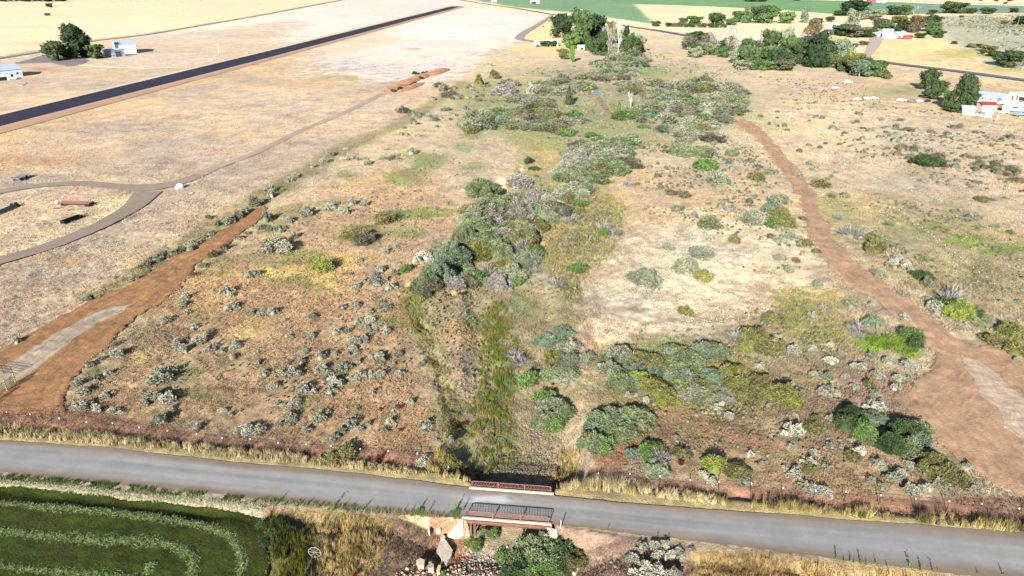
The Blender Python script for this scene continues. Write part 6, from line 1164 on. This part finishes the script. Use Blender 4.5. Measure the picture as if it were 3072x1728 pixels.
blk = mat('black_steel', al((30, 26, 30)), .6); t = empty('feed_trough', tuple(c), rz, label='long black open trough beside the lower gravel track', cat='trough')
MB().box((0, -.75, .35), (Lt, .08, .7)).box((0, .75, .35), (Lt, .08, .7)).build('side', blk, t); MB().box((-Lt/2, 0, .35), (.08, 1.42, .7)).box((Lt/2, 0, .35), (.08, 1.42, .7)).build('end', blk, t); MB().box((0, 0, .06), (Lt-.1, 1.4, .08)).build('floor', blk, t)
for k in range(4): MB().box((-Lt*.35+k*Lt*.23, .86, .35), (.1, .1, .74)).build('rib', blk, t)
a = Vector(at(-6, 640)); b = Vector(at(38, 622)); d = b-a; rz = math.atan2(d.y, d.x); Lt = d.length+3; c = (a+b)/2-d*.15
t = empty('pipe_bundle', tuple(c), rz, label='bundle of dark blue grey pipes at the left edge inside the track loop', cat='pipe bundle'); bl = mat('blue_steel', al((84, 96, 122)), .5, .3)
for k in range(6): MB().bar((-Lt/2+random.uniform(-.3, .3), -.8+k*.32, .35), (Lt/2+random.uniform(-.3, .3), -.8+k*.32, .35), .14, 8).build('pipe', bl, t)
for x in (-.35, 0, .35): MB().box((Lt*x, 0, .1), (.2, 2.1, .2)).build('bearer', timb, t)
for k, (px, py) in enumerate(((35, 613), (49, 612), (56, 615))): plant(px, py+2, 11, 'round', 'deep', .8, 'weed_clump', 'weed')
# red spoil heaps with weeds on them
def heap(px, py, L_, W_, h, rz, label):
    x, y, z = at(px, py); n = 26; m_ = 14; gx, gy = np.meshgrid(np.linspace(-1, 1, n), np.linspace(-1, 1, m_), indexing='ij'); u, v = gx.ravel(), gy.ravel()
    r2 = u*u+v*v; X = u*L_/2; Y = v*W_/2; zz = h*np.clip(1-r2, 0, 1)**.7*(.55+.9*fbm(X+px, Y+py, 2.2, 3, 7)); zz = np.where(r2 >= 1, -.4, zz)
    idx = np.arange(n*m_).reshape(n, m_); q = np.stack([idx[:-1, :-1].ravel(), idx[1:, :-1].ravel(), idx[1:, 1:].ravel(), idx[:-1, 1:].ravel()], 1)
    c = np.array(lin((214, 158, 122)))*KA*(.8+.4*fbm(X, Y, 2, 3, 3))[:, None]
    o = link('soil_heap', mesh_np('soil_heap', np.stack([X, Y, zz], 1), q, c, MATS['land'], True), loc=(x, y, z)); o.rotation_euler = (0, 0, rz); return tagp(o, label, 'soil heap')
ang = math.atan2(flat(1343, 210)[1]-flat(1160, 275)[1], flat(1343, 210)[0]-flat(1160, 275)[0])
heap(1185, 266, 34, 10, 1.6, ang, 'nearest low heap of orange red soil in the stubble'); heap(1225, 246, 38, 10, 1.8, ang, 'middle heap of orange red soil with green weeds'); heap(1262, 232, 36, 10, 1.7, ang, 'third heap of orange red soil in the row'); heap(1310, 218, 44, 11, 1.7, ang, 'farthest heap of orange red soil, nearest the thicket'); heap(1235, 262, 40, 7, 1.2, ang, 'narrow ridge of orange red soil along the track side')
for px, py, w in ((1155, 277, 12), (1180, 274, 18), (1200, 269, 20), (1212, 266, 14), (1236, 254, 14), (1245, 248, 12), (1262, 236, 18), (1255, 224, 14), (1270, 220, 14), (1244, 221, 16), (1209, 252, 10), (1280, 216, 10)): plant(px, py, w, 'round', 'dark', .5, 'weed_clump', 'weed')
# cattle grazing far off on the straw field
cowm = mat('cow_hide', al((66, 48, 40)), .8, var=.2)
def cow(px, py, rz, label):
    me = bpy.data.meshes.new('cow'); V = [(0, 0, 1.1), (-.7, 0, 1.15), (-1.15, 0, 1.1), (.7, 0, 1.15), (1.1, 0, 1.0), (1.5, 0, .55), (1.75, 0, .3), (-1.0, .28, .9), (-1.05, .3, .5), (-1.0, .3, 0), (-1.0, -.28, .9), (-1.05, -.3, .5), (-1.0, -.3, 0), (.8, .26, .8), (.8, .27, .4), (.8, .27, 0), (.8, -.26, .8), (.8, -.27, .4), (.8, -.27, 0), (-1.35, 0, .9), (-1.38, 0, .45)]
    E_ = [(0, 1), (1, 2), (0, 3), (3, 4), (4, 5), (5, 6), (2, 7), (7, 8), (8, 9), (2, 10), (10, 11), (11, 12), (3, 13), (13, 14), (14, 15), (3, 16), (16, 17), (17, 18), (2, 19), (19, 20)]
    me.from_pydata(V, E_, []); me.materials.append(cowm); me.update(); o = link('cow', me, loc=at(px, py)); o.rotation_euler = (0, 0, rz)
    sk_ = o.modifiers.new('skin', 'SKIN'); rr = [.44, .40, .34, .38, .26, .2, .12, .18, .1, .07, .18, .1, .07, .15, .09, .07, .15, .09, .07, .05, .03]
    for i, s in enumerate(me.skin_vertices[0].data): s.radius = (rr[i], rr[i]); s.use_root = i == 0
    ss = o.modifiers.new('sub', 'SUBSURF'); ss.levels = ss.render_levels = 1
    return tagp(o, label, 'cow')
CW = ['first', 'second', 'third', 'fourth', 'fifth', 'sixth', 'seventh', 'eighth', 'ninth', 'tenth']
for i, (u, v) in enumerate([(1140, 26), (1168, 29), (1235, 16), (1320, 14), (1385, 26), (1410, 12), (1470, 14), (1585, 14), (1825, 26), (2015, 14)]):
    o = cow(*T(0, 0, u, v), random.uniform(-.6, .6), 'dark cow, %s from the left, grazing far off on the straw field' % CW[i]); o['group'] = 'cattle on the far straw field'
# ================================================================== too many of a kind: the smallest become one mass; the rest get their labels
def merge(objs, name, label, cat):
    Vs = []; Fs = []; Cs = []; n0 = 0
    for o in objs:
        me = o.data; n = len(me.vertices); V = np.empty(n*3, np.float32); me.vertices.foreach_get('co', V); V = V.reshape(-1, 3)
        k = len(me.polygons); f = np.empty(k*4, np.int32); me.loops.foreach_get('vertex_index', f); f = f.reshape(-1, 4)
        c = np.empty(n*4, np.float32); me.color_attributes['Col'].data.foreach_get('color', c); c = c.reshape(-1, 4)[:, :3]
        # thin out: they are a few pixels each
        keep = np.arange(k) % 2 == 0 if k > 700 else np.ones(k, bool); f = f[keep]
        cz, sz = math.cos(o.rotation_euler.z), math.sin(o.rotation_euler.z); S_ = np.array(o.scale); X = V*S_
        X = np.stack([X[:, 0]*cz-X[:, 1]*sz, X[:, 0]*sz+X[:, 1]*cz, X[:, 2]], 1)+np.array(o.location)
        tone = me.materials[0].name.replace('foliage_', ''); Vs.append(X); Fs.append(f+n0); Cs.append(c*np.array(al(TONES[tone], LK))*random.uniform(.86, 1.14)); n0 += n
        bpy.data.objects.remove(o)
    return tagp(link(name, mesh_np(name, np.concatenate(Vs), np.concatenate(Fs), np.concatenate(Cs), MATS['grass_blades'])), label, cat, kind='stuff')
for nme, lim, nn, lab in (('willow_shrub', 270, 'willow_thicket', 'small green and grey willow bushes filling in the far thicket'), ('desert_shrub', 270, 'low_scrub', 'small olive grey scrub filling in the right hand flats'), ('sagebrush', 290, 'sagebrush_scrub', 'small sagebrush filling in between the larger ones')):
    L_ = [p for p in PL if p[3] == nme]
    if len(L_) > lim:
        L_.sort(key=lambda p: -p[5]/mpp(p[0].location.x, p[0].location.y)); cut = L_[lim:]
        ids = set(id(p) for p in cut); PL = [p for p in PL if id(p) not in ids]; merge([p[0] for p in cut], nn, lab, 'scrub')
LM = [('the yellow gate', 30, 1150), ('the grey gravel driveway', 240, 990), ('the bottom of the orange dirt strip', 200, 1200), ('the middle of the orange dirt strip', 470, 880), ('the top end of the orange dirt strip', 760, 640), ('the left roadside fence', 600, 1310), ('the lime green patch left of the creek', 972, 790), ('the bridge railings', 1540, 1480), ('the big concrete slab', 1335, 1665), ('the irrigation wheel', 944, 1660),
    ('the curve of the creek gully', 1310, 1110), ('the middle of the creek gully', 1510, 1180), ('the bare grey shrub in the gully', 1560, 1065), ('the dense dark end of the creek thicket', 1300, 850), ('the middle of the creek thicket', 1480, 760), ('the upper end of the creek thicket', 1500, 560), ('the pale bare mound', 2000, 850), ('the stony flat right of the creek', 2150, 560), ('the lone dark conifer in the thicket', 1706, 314), ('the bright green conifer', 1855, 356), ('the blue tarpaulin', 1790, 280),
    ('the two round bushes', 1458, 245), ('the red soil heaps', 1240, 240), ('the white round tank', 541, 563), ('the top of the right hand dirt track', 2240, 370), ('the middle of the right hand dirt track', 2430, 620), ('the bend of the right hand dirt track', 2800, 1030), ('the lime green weeds', 2680, 1050), ('the gravel at lower right', 3000, 1200), ('the right roadside fence', 2500, 1470), ('the right end of the road', 2900, 1640), ('the diagonal white tipped fence', 2840, 730),
    ('the round green bush on the right pasture', 2778, 503), ('the row of parked cars', 2600, 300), ('the mint green shed', 2905, 345), ('the white farmhouse', 1660, 130), ('the tall bleached tree', 1853, 171), ('the barn with the blue roof', 2500, 90), ('the largest white house', 2660, 110), ('the low red shed', 2722, 118), ('the white hangar', 380, 150), ('the grain bin', 1743, 42), ('the sage hill', 2920, 150), ('the straw field at the top left', 150, 30), ('the pale field below the green crops', 2100, 45), ('the far grove of tall trees', 2340, 180), ('the red barn at the top edge', 2613, 6), ('the black trough', 215, 660), ('the olive shrubs right of the gully', 2050, 1140), ('the marker post right of the bridge', 1682, 1585), ('the bare soil track end', 2090, 1300)]
KW = {'sagebrush': 'sagebrush', 'willow_shrub': 'leafy shrub', 'bare_shrub': 'leafless shrub', 'desert_shrub': 'small desert shrub', 'dock_plant': 'dock plant', 'tree': 'tree', 'juniper_tree': 'juniper', 'conifer_tree': 'conifer', 'bare_tree': 'leafless tree', 'round_bush': 'round bush', 'roadside_weed': 'tall roadside weed', 'weed_clump': 'weed clump'}
RK = ['closest to', 'second closest to', 'third closest to', 'fourth closest to', 'fifth closest to', 'sixth closest to']
gr = {}
for p in PL:
    o, px, py = p[:3]; b = min(LM, key=lambda l: (px-l[1])**2+((py-l[2])*1.6)**2); gr.setdefault((p[3], p[4], b[0]), []).append((((px-b[1])**2+((py-b[2])*1.6)**2), o))
for (n_, tone, lm), L_ in gr.items():
    L_.sort(key=lambda t: t[0])
    for i, (d_, o) in enumerate(L_):
        w_ = WORD[tone]; k_ = KW[n_]
        if n_ == 'bare_tree': w_ = 'bleached' if tone == 'bone' else 'grey'
        if n_ == 'bare_shrub': w_ = 'purplish grey'
        if i < len(RK): o['label'] = '%s %s, %s %s' % (w_, k_, RK[i], lm)
        else: o['label'] = '%s %s farther out around %s' % (w_, k_, lm)
        if len(L_) > 1: o['group'] = '%s %s plants around %s' % (w_, k_, lm)
# ================================================================== LIGHT
AZ = R(17.5); EL = R(23)
world = bpy.data.worlds.new('World'); SC.world = world; world.use_nodes = True
wn = world.node_tree; bg = wn.nodes['Background']; sk = wn.nodes.new('ShaderNodeTexSky'); sk.sky_type = 'NISHITA'; sk.sun_disc = False
sk.sun_elevation = EL; sk.sun_rotation = AZ+PI; sk.air_density = 1; sk.dust_density = .6; sk.altitude = 900
wn.links.new(sk.outputs[0], bg.inputs[0]); bg.inputs[1].default_value = SKY if 'SKY' in globals() else .05
sd = bpy.data.lights.new('sun', 'SUN'); sd.energy = 5; sd.angle = R(.5); sd.color = (1.0, .975, .93)
so = bpy.data.objects.new('sun', sd); COL.objects.link(so)
dirv = Vector((math.sin(AZ)*math.cos(EL), math.cos(AZ)*math.cos(EL), -math.sin(EL)))
so.rotation_euler = dirv.to_track_quat('-Z', 'Y').to_euler(); so.location = (-30, -60, 90)
SC.view_settings.view_transform = 'Standard'; SC.view_settings.look = 'None'; SC.view_settings.gamma = 1; SC.view_settings.use_curve_mapping = False
SC.view_settings.exposure = 1.66
SC.cycles.max_bounces = 4; SC.cycles.diffuse_bounces = 2; SC.cycles.volume_bounces = 0
